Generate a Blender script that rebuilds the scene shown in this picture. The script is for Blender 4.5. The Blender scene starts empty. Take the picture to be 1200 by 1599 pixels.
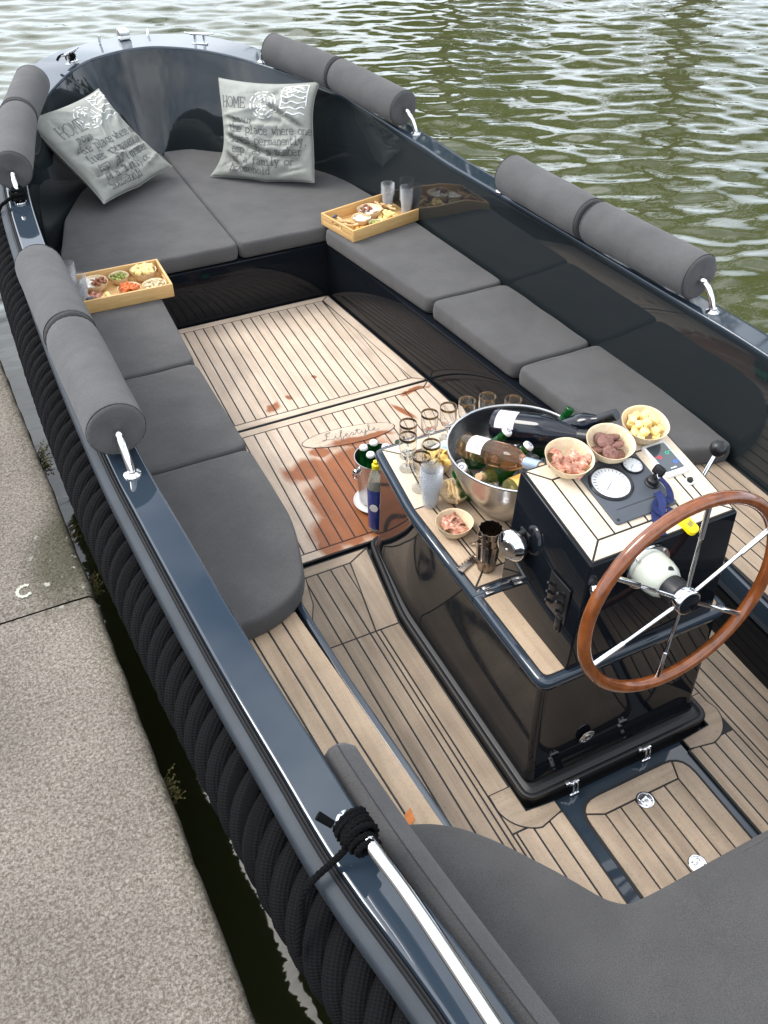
import bpy, bmesh, math, random
import numpy as np
from mathutils import Vector, Matrix
R = math.radians
rnd = random.Random(7)
S = bpy.context.scene
COL = S.collection

# ------------------------------------------------------------------ camera, sky, sun, exposure
cam_d = bpy.data.cameras.new('camera'); cam = bpy.data.objects.new('camera', cam_d); COL.objects.link(cam)
S.camera = cam
cam.location = (-1.228, 0.0, 2.30)
PITCH, YAW, ROLL = 41.6, 26.4, 0.29
cam.rotation_euler = (Matrix.Rotation(R(-YAW), 3, 'Z') @ Matrix.Rotation(R(90 - PITCH), 3, 'X') @ Matrix.Rotation(R(ROLL), 3, 'Z')).to_euler()
cam_d.sensor_fit = 'VERTICAL'; cam_d.sensor_height = 24.0
cam_d.lens = 24.0 * 1428.0 / 1599.0
cam_d.clip_start = 0.05; cam_d.clip_end = 2000.0
SUN_DIR = Vector((-0.52, 0.40, 0.755)).normalized()          # towards the sun
W = bpy.data.worlds.new('World'); S.world = W; W.use_nodes = True
wn, wl = W.node_tree.nodes, W.node_tree.links
wn.clear()
sky = wn.new('ShaderNodeTexSky'); sky.sky_type = 'NISHITA'; sky.sun_disc = False
sky.sun_elevation = math.asin(SUN_DIR.z); sky.sun_rotation = math.atan2(SUN_DIR.x, SUN_DIR.y)
sky.air_density = 1.0; sky.dust_density = 1.5
tc = wn.new('ShaderNodeTexCoord'); mp = wn.new('ShaderNodeMapping'); mp.inputs['Scale'].default_value = (1.0, 1.0, 2.2)
cn = wn.new('ShaderNodeTexNoise'); cn.inputs['Scale'].default_value = 1.7; cn.inputs['Detail'].default_value = 7; cn.inputs['Roughness'].default_value = 0.55
cr = wn.new('ShaderNodeValToRGB'); cr.color_ramp.elements[0].position = 0.36; cr.color_ramp.elements[1].position = 0.62
mx = wn.new('ShaderNodeMixRGB'); mx.inputs['Color2'].default_value = (21.0, 21.3, 21.8, 1)
bg = wn.new('ShaderNodeBackground'); bg.inputs['Strength'].default_value = 0.10
wo = wn.new('ShaderNodeOutputWorld')
wl.new(tc.outputs['Generated'], mp.inputs['Vector']); wl.new(mp.outputs['Vector'], cn.inputs['Vector'])
dt = wn.new('ShaderNodeVectorMath'); dt.operation = 'DOT_PRODUCT'; dt.inputs[1].default_value = SUN_DIR      # thin cloud glows around the veiled sun
pw = wn.new('ShaderNodeMath'); pw.operation = 'POWER'; pw.inputs[1].default_value = 3.0; pw.use_clamp = False
mxz = wn.new('ShaderNodeMath'); mxz.operation = 'MAXIMUM'; mxz.inputs[1].default_value = 0.0
ml = wn.new('ShaderNodeMath'); ml.operation = 'MULTIPLY_ADD'; ml.inputs[1].default_value = 0.55; ml.inputs[2].default_value = 0.80
vs = wn.new('ShaderNodeVectorMath'); vs.operation = 'SCALE'; vs.inputs[0].default_value = (20.8, 21.3, 22.0)
wl.new(tc.outputs['Generated'], dt.inputs[0]); wl.new(dt.outputs['Value'], mxz.inputs[0]); wl.new(mxz.outputs[0], pw.inputs[0]); wl.new(pw.outputs[0], ml.inputs[0]); wl.new(ml.outputs[0], vs.inputs['Scale']); wl.new(vs.outputs[0], mx.inputs['Color2'])
wl.new(cn.outputs['Fac'], cr.inputs['Fac']); wl.new(cr.outputs['Color'], mx.inputs['Fac'])
sx = wn.new('ShaderNodeSeparateXYZ'); hz1 = wn.new('ShaderNodeMapRange'); hz1.inputs['From Min'].default_value = 0.0; hz1.inputs['From Max'].default_value = 0.55; hz1.inputs['To Min'].default_value = 0.65; hz1.inputs['To Max'].default_value = 0.0
mh = wn.new('ShaderNodeMixRGB'); mh.inputs['Color2'].default_value = (14.5, 17.2, 20.6, 1)
wl.new(tc.outputs['Generated'], sx.inputs[0]); wl.new(sx.outputs['Z'], hz1.inputs['Value']); wl.new(hz1.outputs[0], mh.inputs['Fac'])
wl.new(sky.outputs['Color'], mx.inputs['Color1']); wl.new(mx.outputs['Color'], mh.inputs['Color1']); wl.new(mh.outputs['Color'], bg.inputs['Color'])
wl.new(bg.outputs['Background'], wo.inputs['Surface'])
sun_d = bpy.data.lights.new('sun', 'SUN'); sun_d.energy = 1.7; sun_d.angle = R(22); sun_d.color = (1.0, 0.96, 0.90)
sun = bpy.data.objects.new('sun', sun_d); COL.objects.link(sun)
sun.rotation_euler = SUN_DIR.to_track_quat('Z', 'Y').to_euler(); sun.location = (-6, -6, 12)
S.view_settings.view_transform = 'Standard'; S.view_settings.look = 'None'
S.view_settings.gamma = 1.0; S.view_settings.use_curve_mapping = False
S.view_settings.exposure = 0.62
S.render.engine = 'CYCLES'
S.cycles.max_bounces = 10; S.cycles.transmission_bounces = 10; S.cycles.transparent_max_bounces = 80

# ------------------------------------------------------------------ materials
class NT:
    def __init__(s, m): s.m = m; s.n = m.node_tree.nodes; s.l = m.node_tree.links
    def new(s, t, **kw):
        nd = s.n.new(t)
        for k, v in kw.items():
            if k in nd.inputs: nd.inputs[k].default_value = v
            else: setattr(nd, k, v)
        return nd
    def link(s, a, b): s.l.new(a, b)
def rgb(c): return (c[0], c[1], c[2], 1.0)
def mat(name, col, rough=0.5, metal=0.0, spec=0.5, coat=0.0, trans=0.0, ior=1.45, var=0.0, vscale=20.0, vstretch=(1, 1, 1),
        bump=0.0, bscale=200.0, bstretch=(1, 1, 1), rand=0.0, emit=None, sss=0.0, col2=None, coord='Object', alpha=1.0, detail=4.0):
    m = bpy.data.materials.new(name); m.use_nodes = True
    t = NT(m); b = t.n['Principled BSDF']
    b.inputs['Base Color'].default_value = rgb(col); b.inputs['Roughness'].default_value = rough
    b.inputs['Metallic'].default_value = metal; b.inputs['Specular IOR Level'].default_value = spec
    b.inputs['Coat Weight'].default_value = coat; b.inputs['Coat Roughness'].default_value = 0.03
    b.inputs['Transmission Weight'].default_value = trans; b.inputs['IOR'].default_value = ior
    b.inputs['Alpha'].default_value = alpha
    if sss: b.inputs['Subsurface Weight'].default_value = sss; b.inputs['Subsurface Radius'].default_value = (0.01, 0.006, 0.003)
    if emit: b.inputs['Emission Color'].default_value = rgb(emit); b.inputs['Emission Strength'].default_value = 1.0
    tcn = t.new('ShaderNodeTexCoord')
    src = None
    if var > 0 or col2:
        mpn = t.new('ShaderNodeMapping'); mpn.inputs['Scale'].default_value = vstretch
        ns = t.new('ShaderNodeTexNoise', Scale=vscale, Detail=detail, Roughness=0.6)
        t.link(tcn.outputs[coord], mpn.inputs['Vector']); t.link(mpn.outputs['Vector'], ns.inputs['Vector'])
        rp = t.new('ShaderNodeValToRGB'); rp.color_ramp.elements[0].position = 0.3; rp.color_ramp.elements[1].position = 0.7
        c2 = col2 or [min(1, c * (1 + var)) for c in col]; c1 = col if col2 else [c * (1 - var) for c in col]
        rp.color_ramp.elements[0].color = rgb(c1); rp.color_ramp.elements[1].color = rgb(c2)
        t.link(ns.outputs['Fac'], rp.inputs['Fac']); src = rp.outputs['Color']
    if rand > 0:
        oi = t.new('ShaderNodeObjectInfo'); mr = t.new('ShaderNodeMapRange'); mr.inputs['To Min'].default_value = 1 - rand; mr.inputs['To Max'].default_value = 1 + rand
        t.link(oi.outputs['Random'], mr.inputs['Value'])
        hs = t.new('ShaderNodeHueSaturation'); t.link(mr.outputs['Result'], hs.inputs['Value'])
        if src: t.link(src, hs.inputs['Color'])
        else: hs.inputs['Color'].default_value = rgb(col)
        src = hs.outputs['Color']
    if src: t.link(src, b.inputs['Base Color'])
    if bump > 0:
        mb = t.new('ShaderNodeMapping'); mb.inputs['Scale'].default_value = bstretch
        nb = t.new('ShaderNodeTexNoise', Scale=bscale, Detail=3.0)
        bp = t.new('ShaderNodeBump'); bp.inputs['Strength'].default_value = bump; bp.inputs['Distance'].default_value = 0.002
        t.link(tcn.outputs[coord], mb.inputs['Vector']); t.link(mb.outputs['Vector'], nb.inputs['Vector'])
        t.link(nb.outputs['Fac'], bp.inputs['Height']); t.link(bp.outputs['Normal'], b.inputs['Normal'])
    return m

def gelcoat(name, col, rough=0.03, wav=0.014, coat=0.25, spec=0.5):
    m = mat(name, col, rough=rough, spec=0.55, coat=coat)
    t = NT(m); b = t.n['Principled BSDF']
    tcn = t.new('ShaderNodeTexCoord'); nz = t.new('ShaderNodeTexNoise', Scale=3.2, Detail=1.0)
    bp = t.new('ShaderNodeBump'); bp.inputs['Strength'].default_value = wav; bp.inputs['Distance'].default_value = 0.05
    t.link(tcn.outputs['Object'], nz.inputs['Vector']); t.link(nz.outputs['Fac'], bp.inputs['Height'])
    t.link(bp.outputs['Normal'], b.inputs['Normal']); t.link(bp.outputs['Normal'], b.inputs['Coat Normal'])
    n2 = t.new('ShaderNodeTexNoise', Scale=26.0, Detail=5.0); mr = t.new('ShaderNodeMapRange')
    mr.inputs['From Min'].default_value = 0.45; mr.inputs['From Max'].default_value = 0.8
    mr.inputs['To Min'].default_value = rough; mr.inputs['To Max'].default_value = rough + 0.05
    t.link(tcn.outputs['Object'], n2.inputs['Vector']); t.link(n2.outputs['Fac'], mr.inputs['Value']); t.link(mr.outputs['Result'], b.inputs['Roughness'])
    b.inputs['Specular IOR Level'].default_value = spec
    return m

def teak(name, dark, light, wet=(), rough=0.62, grain_axis=1, rand=0.10, scale=1.0):
    """weathered planks; wet = list of (cx, cy, rx, ry, angle) spill shapes in boat coordinates"""
    m = bpy.data.materials.new(name); m.use_nodes = True
    t = NT(m); b = t.n['Principled BSDF']; b.inputs['Roughness'].default_value = rough; b.inputs['Specular IOR Level'].default_value = 0.35
    geo = t.new('ShaderNodeNewGeometry'); oi = t.new('ShaderNodeObjectInfo')
    st = [38.0, 38.0, 38.0]; st[grain_axis] = 2.2
    mp1 = t.new('ShaderNodeMapping'); mp1.inputs['Scale'].default_value = st
    addv = t.new('ShaderNodeVectorMath', operation='ADD'); cmb = t.new('ShaderNodeCombineXYZ'); mul = t.new('ShaderNodeMath', operation='MULTIPLY'); mul.inputs[1].default_value = 31.0
    t.link(oi.outputs['Random'], mul.inputs[0]); t.link(mul.outputs[0], cmb.inputs['X']); t.link(mul.outputs[0], cmb.inputs['Y']); t.link(mul.outputs[0], cmb.inputs['Z'])
    t.link(geo.outputs['Position'], mp1.inputs['Vector']); t.link(mp1.outputs['Vector'], addv.inputs[0]); t.link(cmb.outputs[0], addv.inputs[1])
    n1 = t.new('ShaderNodeTexNoise', Scale=1.0 * scale, Detail=6.0, Roughness=0.65, Distortion=0.3); t.link(addv.outputs[0], n1.inputs['Vector'])
    rp = t.new('ShaderNodeValToRGB'); rp.color_ramp.elements[0].position = 0.25; rp.color_ramp.elements[1].position = 0.75
    rp.color_ramp.elements[0].color = rgb(dark); rp.color_ramp.elements[1].color = rgb(light)
    t.link(n1.outputs['Fac'], rp.inputs['Fac'])
    n2 = t.new('ShaderNodeTexNoise', Scale=6.0, Detail=5.0, Roughness=0.6); t.link(geo.outputs['Position'], n2.inputs['Vector'])
    mr2 = t.new('ShaderNodeMapRange'); mr2.inputs['From Min'].default_value = 0.3; mr2.inputs['From Max'].default_value = 0.7; mr2.inputs['To Min'].default_value = 0.84; mr2.inputs['To Max'].default_value = 1.10
    t.link(n2.outputs['Fac'], mr2.inputs['Value'])
    mr = t.new('ShaderNodeMapRange'); mr.inputs['To Min'].default_value = 1 - rand; mr.inputs['To Max'].default_value = 1 + rand; t.link(oi.outputs['Random'], mr.inputs['Value'])
    mm = t.new('ShaderNodeMath', operation='MULTIPLY'); t.link(mr.outputs[0], mm.inputs[0]); t.link(mr2.outputs[0], mm.inputs[1])
    hs = t.new('ShaderNodeHueSaturation'); t.link(mm.outputs[0], hs.inputs['Value']); t.link(rp.outputs['Color'], hs.inputs['Color'])
    colr = hs.outputs['Color']
    # fine dark pores and dirt specks
    n3 = t.new('ShaderNodeTexNoise', Scale=150.0, Detail=2.0); t.link(geo.outputs['Position'], n3.inputs['Vector'])
    r3 = t.new('ShaderNodeMapRange'); r3.inputs['From Min'].default_value = 0.55; r3.inputs['From Max'].default_value = 0.75; r3.inputs['To Min'].default_value = 0.0; r3.inputs['To Max'].default_value = 0.30
    t.link(n3.outputs['Fac'], r3.inputs['Value'])
    mxs = t.new('ShaderNodeMixRGB'); mxs.inputs['Color2'].default_value = rgb([c * 0.35 for c in dark]); t.link(r3.outputs[0], mxs.inputs['Fac']); t.link(colr, mxs.inputs['Color1']); colr = mxs.outputs['Color']
    if wet:
        mpd = t.new('ShaderNodeMapping'); mpd.inputs['Scale'].default_value = (1.6, 0.7, 1.0); t.link(geo.outputs['Position'], mpd.inputs['Vector'])
        dn = t.new('ShaderNodeTexNoise', Scale=7.0, Detail=3.0, Roughness=0.5); t.link(mpd.outputs[0], dn.inputs['Vector'])
        sb = t.new('ShaderNodeVectorMath', operation='SUBTRACT'); sb.inputs[1].default_value = (0.5, 0.5, 0.5)
        sc = t.new('ShaderNodeVectorMath', operation='SCALE'); sc.inputs['Scale'].default_value = 0.13
        ad = t.new('ShaderNodeVectorMath', operation='ADD')
        t.link(dn.outputs['Color'], sb.inputs[0]); t.link(sb.outputs[0], sc.inputs[0]); t.link(sc.outputs[0], ad.inputs[0]); t.link(geo.outputs['Position'], ad.inputs[1])
        best = None
        for (cx, cy, rx, ry, an) in wet:
            mpw = t.new('ShaderNodeMapping'); mpw.vector_type = 'TEXTURE'
            mpw.inputs['Location'].default_value = (cx, cy, 0); mpw.inputs['Rotation'].default_value = (0, 0, R(an)); mpw.inputs['Scale'].default_value = (rx, ry, 1e6)
            ln = t.new('ShaderNodeVectorMath', operation='LENGTH'); t.link(ad.outputs[0] if rx > 0.03 else geo.outputs['Position'], mpw.inputs['Vector']); t.link(mpw.outputs[0], ln.inputs[0])
            if best is None: best = ln.outputs['Value']
            else:
                mn = t.new('ShaderNodeMath', operation='MINIMUM'); t.link(best, mn.inputs[0]); t.link(ln.outputs['Value'], mn.inputs[1]); best = mn.outputs[0]
        wr = t.new('ShaderNodeMapRange'); wr.inputs['From Min'].default_value = 0.72; wr.inputs['From Max'].default_value = 1.14; wr.inputs['To Min'].default_value = 1.0; wr.inputs['To Max'].default_value = 0.0
        t.link(best, wr.inputs['Value'])
        wc = t.new('ShaderNodeMixRGB'); wc.blend_type = 'MULTIPLY'; wc.inputs['Color2'].default_value = (0.50, 0.220, 0.105, 1)
        t.link(wr.outputs[0], wc.inputs['Fac']); t.link(colr, wc.inputs['Color1']); colr = wc.outputs['Color']
        rr_ = t.new('ShaderNodeMapRange'); rr_.inputs['To Min'].default_value = rough; rr_.inputs['To Max'].default_value = 0.33; t.link(wr.outputs[0], rr_.inputs['Value']); t.link(rr_.outputs[0], b.inputs['Roughness'])
    t.link(colr, b.inputs['Base Color'])
    bp = t.new('ShaderNodeBump'); bp.inputs['Strength'].default_value = 0.25; bp.inputs['Distance'].default_value = 0.001
    t.link(n1.outputs['Fac'], bp.inputs['Height']); t.link(bp.outputs['Normal'], b.inputs['Normal'])
    return m

def fabric(name, col, wv=1.0):
    m = bpy.data.materials.new(name); m.use_nodes = True
    t = NT(m); b = t.n['Principled BSDF']; b.inputs['Roughness'].default_value = 0.92; b.inputs['Specular IOR Level'].default_value = 0.18
    b.inputs['Sheen Weight'].default_value = 0.12; b.inputs['Sheen Roughness'].default_value = 0.5
    geo = t.new('ShaderNodeNewGeometry')
    w1 = t.new('ShaderNodeTexWave', Scale=150.0 * wv, Distortion=1.2); w1.bands_direction = 'X'; w1.inputs['Detail'].default_value = 2.0; w1.inputs['Detail Scale'].default_value = 3.0
    w2 = t.new('ShaderNodeTexWave', Scale=150.0 * wv, Distortion=1.2); w2.bands_direction = 'Y'; w2.inputs['Detail'].default_value = 2.0; w2.inputs['Detail Scale'].default_value = 3.0
    t.link(geo.outputs['Position'], w1.inputs['Vector']); t.link(geo.outputs['Position'], w2.inputs['Vector'])
    mxw = t.new('ShaderNodeMath', operation='MAXIMUM'); t.link(w1.outputs['Fac'], mxw.inputs[0]); t.link(w2.outputs['Fac'], mxw.inputs[1])
    n1 = t.new('ShaderNodeTexNoise', Scale=420.0, Detail=2.0); t.link(geo.outputs['Position'], n1.inputs['Vector'])
    n2 = t.new('ShaderNodeTexNoise', Scale=7.0, Detail=4.0); t.link(geo.outputs['Position'], n2.inputs['Vector'])
    a = t.new('ShaderNodeMapRange'); a.inputs['From Min'].default_value = 0.3; a.inputs['From Max'].default_value = 0.7; a.inputs['To Min'].default_value = 0.80; a.inputs['To Max'].default_value = 1.22; t.link(n1.outputs['Fac'], a.inputs['Value'])
    c = t.new('ShaderNodeMapRange'); c.inputs['From Min'].default_value = 0.3; c.inputs['From Max'].default_value = 0.7; c.inputs['To Min'].default_value = 0.88; c.inputs['To Max'].default_value = 1.12; t.link(n2.outputs['Fac'], c.inputs['Value'])
    mu = t.new('ShaderNodeMath', operation='MULTIPLY'); t.link(a.outputs[0], mu.inputs[0]); t.link(c.outputs[0], mu.inputs[1])
    hs = t.new('ShaderNodeHueSaturation'); hs.inputs['Color'].default_value = rgb(col); t.link(mu.outputs[0], hs.inputs['Value'])
    t.link(hs.outputs['Color'], b.inputs['Base Color'])
    bp = t.new('ShaderNodeBump'); bp.inputs['Strength'].default_value = 0.35; bp.inputs['Distance'].default_value = 0.0008
    t.link(mxw.outputs[0], bp.inputs['Height'])
    n3 = t.new('ShaderNodeTexNoise', Scale=9.0, Detail=2.0); t.link(geo.outputs['Position'], n3.inputs['Vector'])
    bp2 = t.new('ShaderNodeBump'); bp2.inputs['Strength'].default_value = 0.45; bp2.inputs['Distance'].default_value = 0.014
    t.link(n3.outputs['Fac'], bp2.inputs['Height']); t.link(bp2.outputs['Normal'], bp.inputs['Normal']); t.link(bp.outputs['Normal'], b.inputs['Normal'])
    return m

M = {}
M['gel'] = gelcoat('black_navy_gelcoat', (0.0055, 0.0070, 0.0095), coat=0.0, spec=0.24)
M['liner'] = gelcoat('sky_sheen_slate_gelcoat', (0.0140, 0.0180, 0.0205), coat=0.15)  # lifted diffuse slate stands in for sky reflected in the bow wall
M['gelblue'] = gelcoat('sky_tinted_blue_gelcoat', (0.022, 0.033, 0.047), rough=0.035, coat=0.40)  # blue base colour carries part of the sky reflection on the side decks
M['rubrail'] = mat('rub_rail_rubber', (0.026, 0.032, 0.040), rough=0.55, spec=0.3, bump=0.05, bscale=60, var=0.2, vscale=8)
M['rubber'] = mat('black_rubber', (0.008, 0.008, 0.009), rough=0.45, bump=0.1, bscale=90)
M['black'] = mat('black_plastic', (0.010, 0.010, 0.011), rough=0.35, bump=0.05, bscale=150)
M['caulk'] = mat('black_caulking', (0.010, 0.010, 0.011), rough=0.6, var=0.3, vscale=60)
M['fabric'] = fabric('charcoal_canvas', (0.079, 0.0775, 0.0775))
M['fabric_aft'] = fabric('dark_charcoal_canvas', (0.063, 0.062, 0.0625), wv=0.8)
M['thread'] = mat('dark_thread', (0.022, 0.022, 0.024), rough=0.9, var=0.3, vscale=300)
M['pillow'] = mat('grey_green_cotton', (0.30, 0.308, 0.280), rough=0.9, spec=0.15, var=0.07, vscale=25, bump=0.35, bscale=380)
M['ink'] = mat('black_print', (0.11, 0.113, 0.11), rough=0.85, var=0.35, vscale=160)
M['whiteink'] = mat('white_print', (0.72, 0.73, 0.72), rough=0.8, var=0.1, vscale=200)
M['chrome'] = mat('polished_steel', (0.72, 0.72, 0.73), rough=0.09, metal=1.0, bump=0.02, bscale=30)
M['steel'] = mat('brushed_steel', (0.60, 0.59, 0.58), rough=0.26, metal=1.0, bump=0.06, bscale=60, bstretch=(1, 1, 14), var=0.08, vscale=12)
M['darksilver'] = mat('smoked_silver', (0.28, 0.235, 0.20), rough=0.22, metal=1.0, bump=0.2, bscale=60, var=0.3, vscale=40)
M['rope'] = None
M['mahogany'] = mat('varnished_mahogany', (0.115, 0.030, 0.0065), rough=0.2, coat=0.6, col2=(0.23, 0.066, 0.015), vscale=5, vstretch=(9, 9, 3), detail=6)
M['cream'] = mat('cream_enamel', (0.46, 0.48, 0.41), rough=0.28, coat=0.4, var=0.03)
M['panel'] = mat('anthracite_panel', (0.065, 0.075, 0.090), rough=0.38, bump=0.06, bscale=500, var=0.06)
M['dialglass'] = mat('dial_glass', (0.68, 0.70, 0.72), rough=0.10, spec=0.6, var=0.06, vscale=60)
M['white'] = mat('white_plastic', (0.74, 0.74, 0.73), rough=0.3, var=0.03)
M['screen'] = mat('dark_screen', (0.030, 0.045, 0.060), rough=0.08, coat=0.6)
M['red'] = mat('red_icon', (0.6, 0.03, 0.04), rough=0.4, emit=(0.20, 0.01, 0.015)); M['green'] = mat('green_icon', (0.03, 0.4, 0.22), rough=0.4, emit=(0.01, 0.16, 0.08)); M['bluei'] = mat('blue_icon', (0.05, 0.15, 0.6), rough=0.4, emit=(0.01, 0.05, 0.20))
M['yellow'] = mat('yellow_foam', (0.86, 0.66, 0.005), rough=0.5, bump=0.05, bscale=120, var=0.04)
M['navy'] = mat('navy_webbing', (0.008, 0.016, 0.085), rough=0.8, bump=0.4, bscale=500, var=0.25, vscale=120)
M['bamboo'] = mat('bamboo_board', (0.56, 0.33, 0.12), rough=0.42, coat=0.15, col2=(0.70, 0.46, 0.20), vscale=6, vstretch=(3, 30, 30), detail=6)
M['leafbowl'] = mat('palm_leaf_bowl', (0.62, 0.47, 0.29), rough=0.55, col2=(0.78, 0.64, 0.44), vscale=8, vstretch=(4, 30, 4), bump=0.15, bscale=60)
M['cheese'] = mat('young_cheese', (0.86, 0.64, 0.22), rough=0.5, col2=(0.90, 0.74, 0.36), vscale=60, sss=0.2, rand=0.06)
M['ham'] = mat('cured_ham', (0.23, 0.035, 0.020), rough=0.32, col2=(0.72, 0.42, 0.29), vscale=105, vstretch=(1, 1, 3), sss=0.2, rand=0.12)
M['sausage'] = mat('dried_sausage', (0.075, 0.028, 0.022), rough=0.5, col2=(0.26, 0.125, 0.095), vscale=160, rand=0.1, bump=0.3, bscale=250)
M['date'] = mat('brown_dates', (0.16, 0.050, 0.025), rough=0.35, col2=(0.30, 0.11, 0.05), vscale=60, rand=0.15)
M['olive'] = mat('green_olives', (0.20, 0.24, 0.05), rough=0.25, col2=(0.36, 0.38, 0.10), vscale=60, rand=0.15)
M['bread'] = mat('toasted_bread', (0.50, 0.30, 0.12), rough=0.7, col2=(0.76, 0.56, 0.30), vscale=45, bump=0.4, bscale=120, rand=0.12)
M['tomato'] = mat('dried_tomato', (0.42, 0.06, 0.015), rough=0.35, col2=(0.70, 0.20, 0.03), vscale=60, rand=0.15)
M['carrot'] = mat('orange_carrot', (0.80, 0.28, 0.02), rough=0.4, col2=(0.86, 0.42, 0.05), vscale=50, rand=0.1)
M['dip'] = mat('white_dip', (0.78, 0.75, 0.66), rough=0.5, var=0.06, vscale=60, bump=0.4, bscale=60, sss=0.2)
M['nuts'] = mat('pale_nuts', (0.66, 0.56, 0.36), rough=0.55, var=0.15, vscale=50, rand=0.15)
M['chips'] = mat('yellow_crisps', (0.80, 0.50, 0.10), rough=0.5, col2=(0.88, 0.66, 0.24), vscale=40, rand=0.1)
M['cork'] = mat('cork', (0.55, 0.36, 0.20), rough=0.85, var=0.25, vscale=220, bump=0.4, bscale=300)
M['paper'] = mat('label_paper', (0.76, 0.74, 0.74), rough=0.6, var=0.05, vscale=60)
M['paperprint'] = mat('label_print', (0.25, 0.22, 0.32), rough=0.6)
M['capwhite'] = mat('white_cap', (0.78, 0.78, 0.76), rough=0.35, var=0.03)
M['foil'] = mat('grey_blue_foil', (0.30, 0.36, 0.44), rough=0.35, metal=0.3, bump=0.2, bscale=100)
M['foilblack'] = mat('black_foil', (0.010, 0.010, 0.011), rough=0.35, bump=0.2, bscale=100)
M['gwine'] = mat('black_bottle_glass', (0.004, 0.006, 0.012), rough=0.04)
M['pinklabel'] = mat('pale_pink_label', (0.60, 0.52, 0.57), rough=0.6, var=0.1, vscale=80)
M['gbeer'] = mat('green_bottle_glass', (0.010, 0.16, 0.030), rough=0.03, trans=0.75, ior=1.4)
M['grose'] = mat('rose_wine_glass', (0.95, 0.50, 0.28), rough=0.01, trans=0.96, ior=1.33)
M['gwhite'] = mat('white_wine_glass', (0.62, 0.60, 0.22), rough=0.02, trans=0.85, ior=1.36)
M['gbrown'] = mat('amber_bottle_glass', (0.45, 0.16, 0.03), rough=0.03, trans=0.7, ior=1.4)
M['gyellow'] = mat('yellow_label', (0.74, 0.55, 0.16), rough=0.5, var=0.12, vscale=60)
M['glass'] = mat('clear_glass', (0.97, 0.98, 0.98), rough=0.0, trans=1.0, ior=1.45)
def cup_mat():
    m = bpy.data.materials.new('clear_plastic_cup'); m.use_nodes = True
    t = NT(m); b = t.n['Principled BSDF']; b.inputs['Base Color'].default_value = (0.85, 0.86, 0.88, 1); b.inputs['Roughness'].default_value = 0.12
    tr = t.new('ShaderNodeBsdfTransparent'); tr.inputs['Color'].default_value = (0.97, 0.975, 0.98, 1)
    lw = t.new('ShaderNodeLayerWeight'); lw.inputs['Blend'].default_value = 0.25
    mr = t.new('ShaderNodeMapRange'); mr.inputs['To Min'].default_value = 0.010; mr.inputs['To Max'].default_value = 0.45; t.link(lw.outputs['Facing'], mr.inputs['Value'])
    mx_ = t.new('ShaderNodeMixShader'); t.link(mr.outputs[0], mx_.inputs['Fac']); t.link(tr.outputs[0], mx_.inputs[1]); t.link(b.outputs[0], mx_.inputs[2])
    t.link(mx_.outputs[0], t.n['Material Output'].inputs['Surface'])
    return m
M['cup'] = cup_mat()
M['gold'] = mat('gilded_rim', (0.27, 0.20, 0.135), rough=0.22, metal=1.0, var=0.1)
M['ice'] = mat('ice', (0.92, 0.95, 0.97), rough=0.12, trans=0.9, ior=1.31, bump=0.5, bscale=40)
M['bluebottle'] = mat('blue_bottle_label', (0.022, 0.045, 0.22), rough=0.22, var=0.3, vscale=14, coat=0.3)
M['pet'] = mat('water_bottle_plastic', (0.80, 0.78, 0.66), rough=0.05, trans=0.8, ior=1.3)
M['yellowcap'] = mat('yellow_cap', (0.85, 0.66, 0.01), rough=0.35)
M['napkin'] = mat('paper_napkin', (0.78, 0.80, 0.80), rough=0.85, bump=0.2, bscale=200)
M['napkinblue'] = mat('blue_napkin_print', (0.35, 0.62, 0.72), rough=0.85)
M['weed'] = mat('wall_weed', (0.060, 0.075, 0.020), rough=0.8, col2=(0.15, 0.10, 0.035), vscale=25, rand=0.2)
M['leaf'] = mat('tree_leaves', (0.080, 0.105, 0.018), rough=0.6, col2=(0.17, 0.20, 0.036), vscale=0.9, rand=0.2)
M['bark'] = mat('tree_bark', (0.10, 0.075, 0.05), rough=0.9, var=0.3, vscale=12, bump=0.6, bscale=25)
M['grass'] = mat('bank_grass', (0.05, 0.085, 0.02), rough=0.9, var=0.4, vscale=1.5)
M['orange'] = mat('orange_patch', (0.50, 0.16, 0.03), rough=0.6, var=0.2, vscale=80)
M['lichen'] = mat('pale_paint', (0.40, 0.41, 0.34), rough=0.9, var=0.12, vscale=120)
WET = [(-0.12, 2.43, 0.165, 0.30, 10), (-0.215, 2.66, 0.125, 0.075, -20), (-0.265, 2.30, 0.12, 0.12, 0), (-0.255, 2.47, 0.075, 0.12, 0), (-0.34, 2.22, 0.06, 0.06, 0), (-0.02, 2.66, 0.17, 0.10, 8), (0.05, 2.765, 0.14, 0.030, -6), (-0.06, 2.30, 0.22, 0.13, 0), (0.30, 2.62, 0.09, 0.06, 30), (0.12, 2.50, 0.14, 0.16, 0), (-0.14, 2.757, 0.06, 0.035, -6), (0.29, 2.87, 0.016, 0.075, 20), (0.41, 3.005, 0.09, 0.016, 0),
       (-0.195, 3.15, 0.044, 0.028, 10), (-0.118, 3.185, 0.012, 0.022, 20), (0.047, 3.29, 0.011, 0.016, 20), (-0.03, 2.205, 0.15, 0.028, 0)]
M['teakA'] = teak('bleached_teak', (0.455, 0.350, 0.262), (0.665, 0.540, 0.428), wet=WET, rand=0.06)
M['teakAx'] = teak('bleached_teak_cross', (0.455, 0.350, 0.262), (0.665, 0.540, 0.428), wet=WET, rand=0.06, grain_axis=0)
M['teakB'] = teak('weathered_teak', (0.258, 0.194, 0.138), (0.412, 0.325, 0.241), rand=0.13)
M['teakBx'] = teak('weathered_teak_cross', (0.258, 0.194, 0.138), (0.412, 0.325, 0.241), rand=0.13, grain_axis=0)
M['teakC'] = teak('golden_teak', (0.34, 0.245, 0.160), (0.49, 0.375, 0.265), rand=0.08)
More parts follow.
